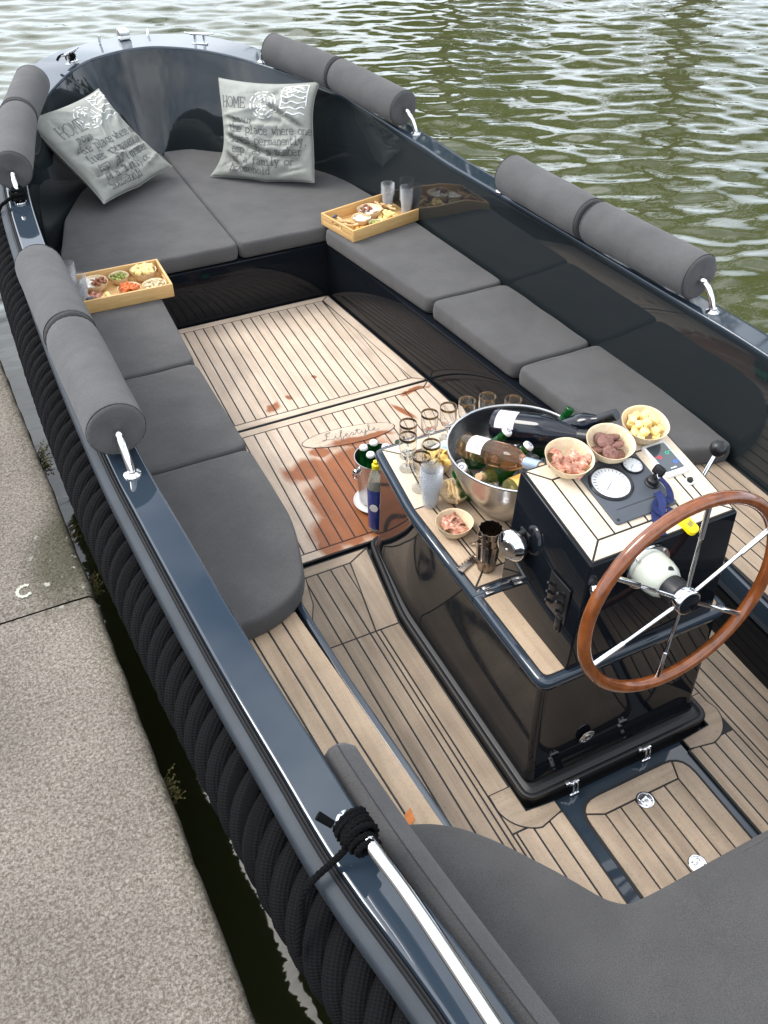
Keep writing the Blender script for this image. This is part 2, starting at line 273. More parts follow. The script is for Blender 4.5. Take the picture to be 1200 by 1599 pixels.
M['teakCx'] = teak('golden_teak_cross', (0.34, 0.245, 0.160), (0.49, 0.375, 0.265), rand=0.08, grain_axis=0)
M['teakD'] = teak('pale_teak', (0.56, 0.46, 0.34), (0.72, 0.62, 0.49), rand=0.04)

def rope_mat():
    m = bpy.data.materials.new('black_knitted_rope'); m.use_nodes = True
    t = NT(m); b = t.n['Principled BSDF']; b.inputs['Roughness'].default_value = 0.9; b.inputs['Specular IOR Level'].default_value = 0.10
    uv = t.new('ShaderNodeUVMap'); uv.uv_map = 'UV'
    mp_ = t.new('ShaderNodeMapping'); mp_.inputs['Scale'].default_value = (1.0, 1.0, 1.0)
    w1 = t.new('ShaderNodeTexWave', Scale=60.0, Distortion=2.0); w1.bands_direction = 'X'; w1.inputs['Detail Scale'].default_value = 2.0
    w2 = t.new('ShaderNodeTexWave', Scale=6.0, Distortion=3.0); w2.bands_direction = 'Y'
    t.link(uv.outputs[0], mp_.inputs['Vector']); t.link(mp_.outputs[0], w1.inputs['Vector']); t.link(mp_.outputs[0], w2.inputs['Vector'])
    mu = t.new('ShaderNodeMath', operation='ADD'); t.link(w1.outputs['Fac'], mu.inputs[0]); t.link(w2.outputs['Fac'], mu.inputs[1])
    rp = t.new('ShaderNodeValToRGB'); rp.color_ramp.elements[0].color = (0.0025, 0.0025, 0.003, 1); rp.color_ramp.elements[1].color = (0.0070, 0.0070, 0.0078, 1)
    hf = t.new('ShaderNodeMath', operation='MULTIPLY'); hf.inputs[1].default_value = 0.5; t.link(mu.outputs[0], hf.inputs[0]); t.link(hf.outputs[0], rp.inputs['Fac']); t.link(rp.outputs['Color'], b.inputs['Base Color'])
    bp = t.new('ShaderNodeBump'); bp.inputs['Strength'].default_value = 0.6; bp.inputs['Distance'].default_value = 0.002
    t.link(mu.outputs[0], bp.inputs['Height']); t.link(bp.outputs['Normal'], b.inputs['Normal'])
    return m
M['rope'] = rope_mat()

def granite():
    m = bpy.data.materials.new('granite'); m.use_nodes = True
    t = NT(m); b = t.n['Principled BSDF']; b.inputs['Roughness'].default_value = 0.85; b.inputs['Specular IOR Level'].default_value = 0.25
    geo = t.new('ShaderNodeNewGeometry')
    n1 = t.new('ShaderNodeTexNoise', Scale=150.0, Detail=5.0, Roughness=0.85); n2 = t.new('ShaderNodeTexNoise', Scale=72.0, Detail=6.0, Roughness=0.8); n3 = t.new('ShaderNodeTexNoise', Scale=2.6, Detail=6.0)
    for n in (n1, n2, n3): t.link(geo.outputs['Position'], n.inputs['Vector'])
    r1 = t.new('ShaderNodeValToRGB'); e = r1.color_ramp.elements
    e[0].position = 0.36; e[0].color = (0.055, 0.043, 0.034, 1); e[1].position = 0.48; e[1].color = (0.158, 0.140, 0.118, 1)
    x = e.new(0.62); x.color = (0.305, 0.275, 0.240, 1)
    t.link(n1.outputs['Fac'], r1.inputs['Fac'])
    r2 = t.new('ShaderNodeMapRange'); r2.inputs['From Min'].default_value = 0.50; r2.inputs['From Max'].default_value = 0.62; r2.inputs['To Min'].default_value = 0.0; r2.inputs['To Max'].default_value = 0.8
    t.link(n2.outputs['Fac'], r2.inputs['Value'])
    m1 = t.new('ShaderNodeMixRGB'); m1.inputs['Color2'].default_value = (0.085, 0.063, 0.047, 1); t.link(r2.outputs[0], m1.inputs['Fac']); t.link(r1.outputs['Color'], m1.inputs['Color1'])
    # green-grey damp stain beside the joint
    mpw = t.new('ShaderNodeMapping'); mpw.vector_type = 'TEXTURE'; mpw.inputs['Location'].default_value = (-1.20, 2.07, 0.5); mpw.inputs['Rotation'].default_value = (0, 0, R(-20)); mpw.inputs['Scale'].default_value = (0.10, 0.25, 5)
    ln = t.new('ShaderNodeVectorMath', operation='LENGTH'); t.link(geo.outputs['Position'], mpw.inputs['Vector']); t.link(mpw.outputs[0], ln.inputs[0])
    ad = t.new('ShaderNodeMath', operation='ADD'); t.link(ln.outputs['Value'], ad.inputs[0]); t.link(n3.outputs['Fac'], ad.inputs[1])
    sm = t.new('ShaderNodeMapRange'); sm.inputs['From Min'].default_value = 1.0; sm.inputs['From Max'].default_value = 1.75; sm.inputs['To Min'].default_value = 0.9; sm.inputs['To Max'].default_value = 0.0; t.link(ad.outputs[0], sm.inputs['Value'])
    m2 = t.new('ShaderNodeMixRGB'); m2.blend_type = 'MULTIPLY'; m2.inputs['Color2'].default_value = (0.42, 0.44, 0.34, 1); t.link(sm.outputs[0], m2.inputs['Fac']); t.link(m1.outputs['Color'], m2.inputs['Color1'])
    # pale lichen spots inside the stain, algae along the wet edge, broad mottling
    n4 = t.new('ShaderNodeTexNoise', Scale=34.0, Detail=2.0); t.link(geo.outputs['Position'], n4.inputs['Vector'])
    li = t.new('ShaderNodeMapRange'); li.inputs['From Min'].default_value = 0.66; li.inputs['From Max'].default_value = 0.70; t.link(n4.outputs['Fac'], li.inputs['Value'])
    lm = t.new('ShaderNodeMath', operation='MULTIPLY'); t.link(li.outputs[0], lm.inputs[0]); t.link(sm.outputs[0], lm.inputs[1])
    m3 = t.new('ShaderNodeMixRGB'); m3.inputs['Color2'].default_value = (0.42, 0.42, 0.36, 1); t.link(lm.outputs[0], m3.inputs['Fac']); t.link(m2.outputs['Color'], m3.inputs['Color1'])
    sp_ = t.new('ShaderNodeSeparateXYZ'); t.link(geo.outputs['Position'], sp_.inputs[0])
    ax = t.new('ShaderNodeMath', operation='MULTIPLY_ADD'); ax.inputs[1].default_value = 0.030; t.link(sp_.outputs['Y'], ax.inputs[0]); t.link(sp_.outputs['X'], ax.inputs[2])
    an_ = t.new('ShaderNodeMath', operation='MULTIPLY_ADD'); an_.inputs[1].default_value = 0.10; t.link(n3.outputs['Fac'], an_.inputs[0]); t.link(ax.outputs[0], an_.inputs[2])
    al = t.new('ShaderNodeMapRange'); al.inputs['From Min'].default_value = -1.13; al.inputs['From Max'].default_value = -1.055; al.inputs['To Min'].default_value = 0.0; al.inputs['To Max'].default_value = 0.6; t.link(an_.outputs[0], al.inputs['Value'])
    m4_ = t.new('ShaderNodeMixRGB'); m4_.blend_type = 'MULTIPLY'; m4_.inputs['Color2'].default_value = (0.48, 0.50, 0.38, 1); t.link(al.outputs[0], m4_.inputs['Fac']); t.link(m3.outputs['Color'], m4_.inputs['Color1'])
    mr = t.new('ShaderNodeMapRange'); mr.inputs['From Min'].default_value = 0.3; mr.inputs['From Max'].default_value = 0.7; mr.inputs['To Min'].default_value = 0.74; mr.inputs['To Max'].default_value = 1.18; t.link(n3.outputs['Fac'], mr.inputs['Value'])
    hs = t.new('ShaderNodeHueSaturation'); t.link(mr.outputs[0], hs.inputs['Value']); t.link(m4_.outputs['Color'], hs.inputs['Color'])
    t.link(hs.outputs['Color'], b.inputs['Base Color'])
    bp = t.new('ShaderNodeBump'); bp.inputs['Strength'].default_value = 0.6; bp.inputs['Distance'].default_value = 0.003
    t.link(n2.outputs['Fac'], bp.inputs['Height'])
    bp2 = t.new('ShaderNodeBump'); bp2.inputs['Strength'].default_value = 0.5; bp2.inputs['Distance'].default_value = 0.002; t.link(n1.outputs['Fac'], bp2.inputs['Height']); t.link(bp.outputs['Normal'], bp2.inputs['Normal'])
    t.link(bp2.outputs['Normal'], b.inputs['Normal'])
    return m
M['granite'] = granite()

def water_mat():
    m = bpy.data.materials.new('canal_water'); m.use_nodes = True
    t = NT(m); b = t.n['Principled BSDF']
    b.inputs['Base Color'].default_value = (0.052, 0.059, 0.022, 1); b.inputs['Roughness'].default_value = 0.03; b.inputs['IOR'].default_value = 1.62; b.inputs['Specular IOR Level'].default_value = 0.5
    geo = t.new('ShaderNodeNewGeometry')
    mp_ = t.new('ShaderNodeMapping'); mp_.inputs['Rotation'].default_value = (0, 0, R(26)); mp_.inputs['Scale'].default_value = (1.0, 2.4, 1.0)
    t.link(geo.outputs['Position'], mp_.inputs['Vector'])
    n1 = t.new('ShaderNodeTexNoise', Scale=3.0, Detail=3.0, Roughness=0.5, Distortion=0.6); t.link(mp_.outputs[0], n1.inputs['Vector'])
    bp = t.new('ShaderNodeBump'); bp.inputs['Strength'].default_value = 0.07; bp.inputs['Distance'].default_value = 0.05
    t.link(n1.outputs['Fac'], bp.inputs['Height']); t.link(bp.outputs['Normal'], b.inputs['Normal'])
    return m
M['water'] = water_mat()

# ------------------------------------------------------------------ mesh helpers
def link(o, parent=None):
    COL.objects.link(o)
    if parent is not None:
        o.parent = parent
        o.matrix_parent_inverse = parent_world(parent).inverted()
    return o
PW = {}
def parent_world(p): return PW.get(p.name, Matrix.Identity(4))
def mk(name, verts, faces, m, parent=None, smooth=40, uv=None):
    me = bpy.data.meshes.new(name); me.from_pydata([tuple(v) for v in verts], [], [tuple(f) for f in faces]); me.update()
    bm = bmesh.new(); bm.from_mesh(me); bmesh.ops.recalc_face_normals(bm, faces=bm.faces); bm.to_mesh(me); bm.free()
    if uv is not None:
        ul = me.uv_layers.new(name='UV')
        for lp in me.loops: ul.data[lp.index].uv = uv[lp.vertex_index]
    if smooth is not None:
        me.polygons.foreach_set('use_smooth', [True] * len(me.polygons)); me.set_sharp_from_angle(angle=R(smooth))
    me.materials.append(M[m] if isinstance(m, str) else m)
    return link(bpy.data.objects.new(name, me), parent)
def top(name, label, cat, loc=(0, 0, 0), group=None, rotz=0.0):
    o = bpy.data.objects.new(name, None); o.empty_display_size = 0.05
    COL.objects.link(o); o.location = loc; o.rotation_euler = (0, 0, rotz)
    PW[o.name] = Matrix.LocRotScale(Vector(loc), Matrix.Rotation(rotz, 3, 'Z').to_quaternion(), None)
    return tag(o, label, cat, group)
def tag(o, label, cat, group=None):
    o['label'] = label; o['category'] = cat
    if group: o['group'] = group
    return o
def structure(o): o['kind'] = 'structure'; return o
def stuff(o): o['kind'] = 'stuff'; return o
def dup(root, mat4, label=None, group=None):
    def rec(o, par):
        c = o.copy(); COL.objects.link(c)
        if par is not None:
            c.parent = par; c.matrix_parent_inverse = o.matrix_parent_inverse.copy()
        for ch in [x for x in KIDS.get(o.name, [])]:
            rec(ch, c)
        return c
    c = rec(root, None); c.matrix_world = mat4
    if label: c['label'] = label
    if group: c['group'] = group
    return c
KIDS = {}
def index_kids():
    KIDS.clear()
    for o in bpy.data.objects:
        if o.parent: KIDS.setdefault(o.parent.name, []).append(o)
def place(o, mat4): o.matrix_world = mat4

def merge(*parts):
    V, F = [], []
    for v, f in parts:
        n = len(V); V += list(v); F += [tuple(i + n for i in q) for q in f]
    return V, F
def xf(part, m4): return [m4 @ Vector(v) for v in part[0]], part[1]
def boxg(sx, sy, sz, c=(0, 0, 0), bev=0.0, seg=2):
    bm = bmesh.new(); bmesh.ops.create_cube(bm, size=1.0)
    for v in bm.verts: v.co = Vector((v.co.x * sx + c[0], v.co.y * sy + c[1], v.co.z * sz + c[2]))
    if bev > 0: bmesh.ops.bevel(bm, geom=list(bm.edges), offset=bev, segments=seg, affect='EDGES', profile=0.5)
    bm.verts.index_update(); V = [v.co.copy() for v in bm.verts]; F = [[v.index for v in f.verts] for f in bm.faces]; bm.free()
    return V, F
def lathe(prof, seg=24, cap=True, sx=1.0, sy=1.0):
    V, F = [], []
    n = len(prof)
    for i in range(seg):
        a = 2 * math.pi * i / seg; c, s = math.cos(a), math.sin(a)
        for r, z in prof: V.append(Vector((r * c * sx, r * s * sy, z)))
    for i in range(seg):
        j = (i + 1) % seg
        for k in range(n - 1): F.append((i * n + k, j * n + k, j * n + k + 1, i * n + k + 1))
    if cap:
        if prof[0][0] > 1e-6: F.append(tuple(i * n for i in range(seg))[::-1])
        if prof[-1][0] > 1e-6: F.append(tuple(i * n + n - 1 for i in range(seg)))
    return V, F
def crom(pts, per=6, closed=False):
    P = [Vector(p) for p in pts]; out = []; n = len(P)
    rng = range(n) if closed else range(n - 1)
    for i in rng:
        if closed: a, b, c, d = P[i - 1], P[i], P[(i + 1) % n], P[(i + 2) % n]
        else: a, b, c, d = P[max(i - 1, 0)], P[i], P[i + 1], P[min(i + 2, n - 1)]
        for k in range(per):
            t = k / per
            out.append(0.5 * ((2 * b) + (c - a) * t + (2 * a - 5 * b + 4 * c - d) * t * t + (3 * b - a - 3 * c + d) * t ** 3))
    if not closed: out.append(P[-1].copy())
    return out
def tube(path, rad, seg=10, caps=True, closed=False, uv=False, flat=None):
    P = [Vector(p) for p in path]; n = len(P); V, F, U = [], [], []
    rads = rad if isinstance(rad, (list, tuple)) else [rad] * n
    up = None; ln = 0.0
    for i in range(n):
        if closed: tg = P[(i + 1) % n] - P[i - 1]
        else: tg = P[min(i + 1, n - 1)] - P[max(i - 1, 0)]
        tg.normalize()
        if up is None:
            up = Vector((0, 0, 1)) if abs(tg.z) < 0.9 else Vector((1, 0, 0))
        a = (up - tg * up.dot(tg))
        if a.length < 1e-5: a = tg.orthogonal()
        a.normalize(); b = tg.cross(a); up = a
        if i: ln += (P[i] - P[i - 1]).length
        for k in range(seg):
            th = 2 * math.pi * k / seg
            ca, sa = math.cos(th), math.sin(th)
            if flat: ca *= flat
            V.append(P[i] + (a * ca + b * sa) * rads[i]); U.append((ln, k / seg))
    for i in range(n if closed else n - 1):
        j = (i + 1) % n
        for k in range(seg):
            l = (k + 1) % seg
            F.append((i * seg + k, i * seg + l, j * seg + l, j * seg + k))
    if caps and not closed:
        F.append(tuple(range(seg))[::-1]); F.append(tuple((n - 1) * seg + k for k in range(seg)))
    return (V, F, U) if uv else (V, F)
def area2(p): return 0.5 * sum(p[i][0] * p[(i + 1) % len(p)][1] - p[(i + 1) % len(p)][0] * p[i][1] for i in range(len(p)))
def inset(poly, d):
    n = len(poly); out = []
    sgn = 1 if area2(poly) > 0 else -1
    for i in range(n):
        a, b, c = Vector(poly[i - 1][:2]), Vector(poly[i][:2]), Vector(poly[(i + 1) % n][:2])
        e1, e2 = (b - a), (c - b)
        if e1.length < 1e-9 or e2.length < 1e-9: out.append((b.x, b.y)); continue
        e1.normalize(); e2.normalize()
        n1 = Vector((-e1.y, e1.x)) * sgn; n2 = Vector((-e2.y, e2.x)) * sgn
        bi = n1 + n2
        if bi.length < 1e-6: out.append((b.x, b.y)); continue
        bi.normalize(); k = max(0.35, bi.dot(n1))
        out.append((b.x + bi.x * d / k, b.y + bi.y * d / k))
    return out
def roundpoly(pts, r, seg=5):
    out = []; n = len(pts)
    for i in range(n):
        a, b, c = Vector(pts[i - 1][:2]), Vector(pts[i][:2]), Vector(pts[(i + 1) % n][:2])
        ri = pts[i][2] if len(pts[i]) > 2 else r
        u, v = (a - b), (c - b); d = min(ri, u.length * 0.48, v.length * 0.48)
        if d < 1e-5: out.append((b.x, b.y)); continue
        u.normalize(); v.normalize(); p, q = b + u * d, b + v * d
        for k in range(seg + 1):
            t = k / seg; w = p * (1 - t) ** 2 + b * 2 * t * (1 - t) + q * t * t
            out.append((w.x, w.y))
    return out
def rings(poly, prof):
    """stack of inset copies of poly: prof = [(inset, z)...], closed with n-gons"""
    V, F = [], []; n = len(poly)
    for d, z in prof:
        for x, y in inset(poly, d): V.append(Vector((x, y, z)))
    for k in range(len(prof) - 1):
        for i in range(n):
            j = (i + 1) % n; F.append((k * n + i, k * n + j, (k + 1) * n + j, (k + 1) * n + i))
    F.append(tuple(range(n))[::-1]); F.append(tuple((len(prof) - 1) * n + i for i in range(n)))
    return V, F
def prism(poly, z0, z1, bev=0.0):
    if bev <= 0: return rings(poly, [(0, z0), (0, z1)])
    return rings(poly, [(0, z0), (0, z1 - bev), (bev * 0.3, z1 - bev * 0.3), (bev, z1)])
def clip(poly, region):
    out = list(poly); n = len(region); s = 1 if area2(region) > 0 else -1
    for i in range(n):
        a, b = region[i], region[(i + 1) % n]; ex, ey = (b[0] - a[0]) * s, (b[1] - a[1]) * s
        def side(p): return ex * (p[1] - a[1]) - ey * (p[0] - a[0])
        src = out; out = []
        for k in range(len(src)):
            p, q = src[k - 1], src[k]; sp, sq = side(p), side(q)
            if (sp >= 0) != (sq >= 0):
                t = sp / (sp - sq); out.append((p[0] + (q[0] - p[0]) * t, p[1] + (q[1] - p[1]) * t))
            if sq >= 0: out.append(q)
        if not out: return []
    res = []
    for p in out:
        if not res or math.hypot(p[0] - res[-1][0], p[1] - res[-1][1]) > 1e-4: res.append(p)
    return res
PL_H = 0.004
def plank(poly, z, m, parent, name='plank'):
    if len(poly) < 3 or abs(area2(poly)) < 1.2e-4: return None
    p = inset(poly, 0.0027)
    V, F = rings(p, [(0, z - 0.012), (0, z - 0.0007), (0.0007, z + rnd.uniform(-0.0002, 0.0003))])
    return mk(name, V, F, m, parent, smooth=30)
def planks(region, x_at, slant, pitch, z, m, parent, y0, y1, n0=-20, n1=40):
    """strips running along +y, seam k at x = x_at + k*pitch + slant*(y-y0)"""
    for k in range(n0, n1):
        xa = x_at + k * pitch
        st = [(xa, y0), (xa + pitch, y0), (xa + pitch + slant * (y1 - y0), y1), (xa + slant * (y1 - y0), y1)]
        plank(clip(st, region), z, m, parent)

# ------------------------------------------------------------------ hull curves
RIM = [(-0.62, -1.5, .74), (-.69, -.8, .73), (-.74, -.2, .72), (-.789, .40, .72), (-.849, .757, .72), (-.872, 1.0, .72), (-.90, 1.337, .72), (-.929, 1.833, .72), (-.942, 2.16, .72),
       (-.945, 2.8, .72), (-.925, 3.6, .722), (-.889, 4.14, .735), (-.817, 4.585, .76), (-.715, 4.89, .777), (-.576, 5.166, .80), (-.363, 5.43, .835), (-.167, 5.52, .85),
       (0.0, 5.515, .86), (.14, 5.465, .858), (.314, 5.33, .85), (.518, 5.10, .82), (.757, 4.63, .775), (.86, 3.92, .735), (.885, 3.61, .722), (.920, 3.2, .72), (1.000, 2.09, .72), (1.017, 1.73, .72),
       (1.01, 1.0, .72), (.97, .2, .72), (.92, -.5, .73), (.84, -1.5, .74)]
rim = crom(RIM, 5)
NR = len(rim)
nrm = []
for i in range(NR):
    tg = rim[min(i + 1, NR - 1)] - rim[max(i - 1, 0)]; tg.z = 0; tg.normalize(); nrm.append(Vector((-tg.y, tg.x, 0)))   # outward (port side walks forward, so left is outboard)
for _ in range(3): nrm = [((nrm[max(i - 1, 0)] + nrm[i] * 2 + nrm[min(i + 1, NR - 1)])).normalized() for i in range(NR)]
def sm(a, b, x): t = max(0, min(1, (x - a) / (b - a))); return t * t * (3 - 2 * t)
def gw(i): return 0.088 + 0.17 * sm(4.7, 5.5, rim[i].y)                 # width of the side deck
def wall_in(i): return 0.008 + 0.20 * sm(4.0, 5.45, rim[i].y)
def loft(prof_fn, name, m, parent, smooth=40):
    V, F = [], []; n = None
    for i in range(NR):
        pr = prof_fn(i); n = len(pr)
        for o, z in pr: p = rim[i] + nrm[i] * o; V.append(Vector((p.x, p.y, z)))
    for i in range(NR - 1):
        for k in range(n - 1): F.append((i * n + k, (i + 1) * n + k, (i + 1) * n + k + 1, i * n + k + 1))
    return mk(name, V, F, m, parent, smooth=smooth)
def rim_at(y, side):
    best = None
    for i in range(NR - 1):
        a, b = rim[i], rim[i + 1]
        if (a.y - y) * (b.y - y) <= 0 and a.y != b.y:
            t = (y - a.y) / (b.y - a.y); x = a.x + (b.x - a.x) * t
            if best is None or x * side > best * side: best = x
    return best

# ------------------------------------------------------------------ setting: water, quay, far bank
def build_water():
    def axis(lo, hi):
        a = list(np.arange(lo, hi, 0.031)); st = 0.045; x = a[-1]
        while x < 400: x += st; st *= 1.35; a.append(x)
        st = 0.05; x = a[0]; pre = []
        while x > -400: x -= st; st *= 1.35; pre.append(x)
        return np.array(pre[::-1] + a)
    xs, ys = axis(-3.2, 13.0), axis(-1.0, 16.0)
    X, Y = np.meshgrid(xs, ys, indexing='ij'); Z = np.zeros_like(X)
    r = np.random.RandomState(3); base = math.atan2(math.cos(R(30)), math.sin(R(30)))
    for i in range(70):
        lam = 0.115 * (4.6 ** r.rand()); th = base + r.randn() * 0.34
        k = 2 * math.pi / lam; amp = 0.0033 * lam ** 1.0 * (0.5 + r.rand())
        ph = r.rand() * 6.28
        warp = 0.35 * np.sin(X * r.uniform(.3, .9) + Y * r.uniform(-.9, .9) + ph)
        Z += amp * np.sin(k * (X * math.cos(th) + Y * math.sin(th)) + ph + warp * 2.0)
    att = np.clip((18.0 - np.hypot(X - 4, Y - 6)) / 5.0, 0, 1) 
    port = np.where((X < -0.3) & (Y < 5.0), 0.15, 1.0)
    Z = Z * att * port - 0.30
    nx, ny = X.shape
    V = np.stack([X, Y, Z], -1).reshape(-1, 3)
    idx = np.arange(nx * ny).reshape(nx, ny)
    F = np.stack([idx[:-1, :-1], idx[1:, :-1], idx[1:, 1:], idx[:-1, 1:]], -1).reshape(-1, 4)
    me = bpy.data.meshes.new('water'); me.vertices.add(len(V)); me.vertices.foreach_set('co', V.ravel())
    me.loops.add(F.size); me.loops.foreach_set('vertex_index', F.ravel()); me.polygons.add(len(F))
    me.polygons.foreach_set('loop_start', np.arange(0, F.size, 4)); me.polygons.foreach_set('loop_total', np.full(len(F), 4)); me.update(calc_edges=True)
    me.polygons.foreach_set('use_smooth', np.ones(len(F), bool)); me.materials.append(M['water'])
    o = bpy.data.objects.new('water', me); COL.objects.link(o); structure(o)
build_water()

QE = [(-1.10, -1.5), (-1.128, -.6), (-1.143, 0.3), (-1.152, .68), (-1.164, 1.26), (-1.172, 1.866), (-1.21, 3.1), (-1.27, 5.0), (-1.36, 8.0), (-1.5, 12.0)]
def quay_x(y):
    for a, b in zip(QE, QE[1:]):
        if a[1] <= y <= b[1]: return a[0] + (b[0] - a[0]) * (y - a[1]) / (b[1] - a[1])
    return QE[-1][0]
quay = structure(mk('quay', *merge(boxg(60, 120, 1.6, (-31.9, 30, -0.45))), 'granite'))
r0 = random.Random(5)
for (ya, yb) in ((-1.4, .0), (0.005, 1.866), (1.872, 3.45), (3.456, 5.1), (5.106, 7.0), (7.006, 9.0)):
    ny, nx = max(8, int((yb - ya) / 0.035)), 12
    V, F = [], []
    off = [0, .0, .003, .010, .022, .05, .15, .3, .5, .75, 1.0, 1.2, 1.4]
    zof = [-1.0, -.030, -.012, -.004, -.001, 0, 0, 0, 0, 0, 0, 0, -.02]
    for j in range(ny + 1):
        y = ya + (yb - ya) * j / ny
        e = quay_x(y) + 0.0015 * math.sin(y * 23) * math.sin(y * 7.1) + r0.uniform(-.002, .002) + (-.006 * r0.random() if r0.random() < .06 else 0)
        dj = min(j, ny - j); cor = -0.010 if dj == 0 else (-.002 if dj == 1 else 0)
        for k in range(len(off)):
            V.append(Vector((e - off[k] - (0.004 if dj == 0 else 0), y, 0.5 + zof[k] + (cor if k > 0 else 0) + r0.uniform(-.0008, .0008))))
    m_ = len(off)
    for j in range(ny):
        for k in range(m_ - 1): F.append((j * m_ + k, (j + 1) * m_ + k, (j + 1) * m_ + k + 1, j * m_ + k + 1))
    mk('stone', V, F, 'granite', quay, smooth=60)
# worn white paint mark on the stone
cpts = [(-1.326, 1.968), (-1.338, 1.972), (-1.353, 1.964), (-1.359, 1.949), (-1.353, 1.935), (-1.340, 1.930), (-1.325, 1.938)]
cv = crom([(x, y, 0.502) for x, y in cpts], 6)
def ribbon(path, w, up=Vector((0, 0, 1))):
    V, F = [], []
    for i, p in enumerate(path):
        tg = (path[min(i + 1, len(path) - 1)] - path[max(i - 1, 0)]).normalized(); s = tg.cross(up).normalized()
        ww = w if not callable(w) else w(i)
        V += [p - s * ww / 2, p + s * ww / 2]
    for i in range(len(path) - 1): F.append((2 * i, 2 * i + 1, 2 * i + 3, 2 * i + 2))
    return V, F
mk('paint_mark', *ribbon(cv, lambda i: 0.009 + 0.003 * math.sin(i * 1.7)), 'lichen', quay)

bank = structure(mk('far_bank', *merge(boxg(140, 20, 1.6, (0, 0, 0))), 'grass'))
bank.matrix_world = Matrix.Translation((26.5, 22.4, -0.1)) @ Matrix.Rotation(R(-54.6), 4, 'Z')

def leaf_cloud(n, rad, seed, size):
    r = random.Random(seed); V, F = [], []
    blobs = []
    for _ in range(26):
        d = Vector((r.gauss(0, 1), r.gauss(0, 1), r.gauss(0, .9))).normalized() * r.uniform(.35, .95)
        blobs.append((Vector((d.x * rad[0], d.y * rad[1], d.z * rad[2])), r.uniform(.22, .42)))
    for _ in range(n):
        c, br = r.choice(blobs)
        d = Vector((r.gauss(0, 1), r.gauss(0, 1), r.gauss(0, 1))).normalized() * (r.random() ** .4) * br
        p = c + Vector((d.x * rad[0], d.y * rad[1], d.z * rad[2]))
        a = Vector((r.gauss(0, 1), r.gauss(0, 1), r.gauss(0, .6))).normalized(); b = a.orthogonal().normalized(); s = size * r.uniform(.6, 1.3)
        k = len(V); V += [p - a * s, p + b * s * .55, p + a * s, p - b * s * .55]; F.append((k, k + 1, k + 2, k + 3))
    return V, F
def tree(loc, h, rad, seed, label, leaves=5200):
    t = top('tree', label, 'tree', loc, group='trees on the far bank')
    L = Matrix.Translation(loc)
    g = [tube(crom([(0, 0, -.3), (.1, .05, h * .25), (-.05, .1, h * .5), (.1, 0, h * .75)], 5), [.35 - .3 * i / 15 for i in range(16)], 8)]
    r = random.Random(seed)
    for i in range(8):
        a = r.uniform(0, 6.28); z = h * r.uniform(.28, .6)
        g.append(tube([(0, 0, z), (math.cos(a) * rad * .35, math.sin(a) * rad * .35, z + h * .1), (math.cos(a) * rad * .75, math.sin(a) * rad * .75, z + h * .22)], [.11, .07, .03], 6))
    mk('trunk', *xf(merge(*g), L), 'bark', t)
    lv = leaf_cloud(leaves, (rad, rad, h * .44), seed, .34)
    mk('crown', *xf(lv, L @ Matrix.Translation((0, 0, h * .55))), 'leaf', t, smooth=None)
TREES = [((15.5, 18.0, .7), 17.0, 5.4, 'tall broad leafy tree on the far bank, first along the row'),
         ((20.5, 14.0, .7), 16.5, 5.2, 'rounder leafy tree on the far bank, second along the row'),
         ((24.5, 9.0, .7), 15.0, 4.8, 'lower leafy tree on the far bank, third along the row'),
         ((12.8, 24.5, .7), 14.0, 3.8, 'slimmer leafy tree standing back on the far bank behind the row')]
for i, (l, h, rd, lb) in enumerate(TREES): tree(l, h, rd, 11 + i, lb)

# ------------------------------------------------------------------ the boat
boat = top('boat', 'black open sloop with teak floor moored along the stone quay', 'boat', (0, 2, -0.3))
loft(lambda i: [(-wall_in(i) - .02, -.03), (-wall_in(i) - .01, .10), (-wall_in(i), .26), (-wall_in(i) * .75, .38), (-wall_in(i) * .3, rim[i].z - .12), (-.004, rim[i].z - .03), (-.001, rim[i].z - .010), (.002, rim[i].z - .005)], 'inner_liner', 'liner', boat, 50)
loft(lambda i: [(-.0015, rim[i].z - .012), (-.001, rim[i].z - .005), (.0015, rim[i].z - .0015), (.005, rim[i].z), (.0065, rim[i].z), (gw(i) * .5, rim[i].z), (gw(i) - .0065, rim[i].z), (gw(i) - .005, rim[i].z), (gw(i) - .001, rim[i].z - .002), (gw(i) + .001, rim[i].z - .02)], 'gunwale', 'gelblue', boat, 50)
loft(lambda i: [(gw(i) - .002, rim[i].z - .016), (gw(i) + .004, rim[i].z - .010), (gw(i) + .008, rim[i].z - .014), (gw(i) + .011, rim[i].z - .009), (gw(i) + .015, rim[i].z - .014), (gw(i) + .016, rim[i].z - .03)], 'rubber_seal', 'rubber', boat, 50)
loft(lambda i: [(gw(i) + .012, rim[i].z - .022), (gw(i) + .016, rim[i].z - .016), (gw(i) + .036, rim[i].z - .020), (gw(i) + .040, rim[i].z - .026), (gw(i) + .040, rim[i].z - .062), (gw(i) + .034, rim[i].z - .07), (gw(i) + .01, rim[i].z - .075)], 'rub_rail', 'rubrail', boat, 50)
loft(lambda i: [(gw(i) + .012, rim[i].z - .05), (gw(i) - .005, rim[i].z - .25), (gw(i) - .06, rim[i].z - .6), (gw(i) - .14, rim[i].z - .9), (gw(i) - .26, rim[i].z - 1.15)], 'hull', 'gel', boat, 60)
a, b = rim[0] + nrm[0] * .1, rim[-1] + nrm[-1] * .1
mk('transom', *boxg(b.x - a.x, .06, 1.1, ((a.x + b.x) / 2, -1.5, .17), .01), 'gel', boat)

def wall_pts(y_from, z_off=0.0):
    return [(rim[i] - nrm[i] * (wall_in(i) + z_off)) for i in range(NR)]
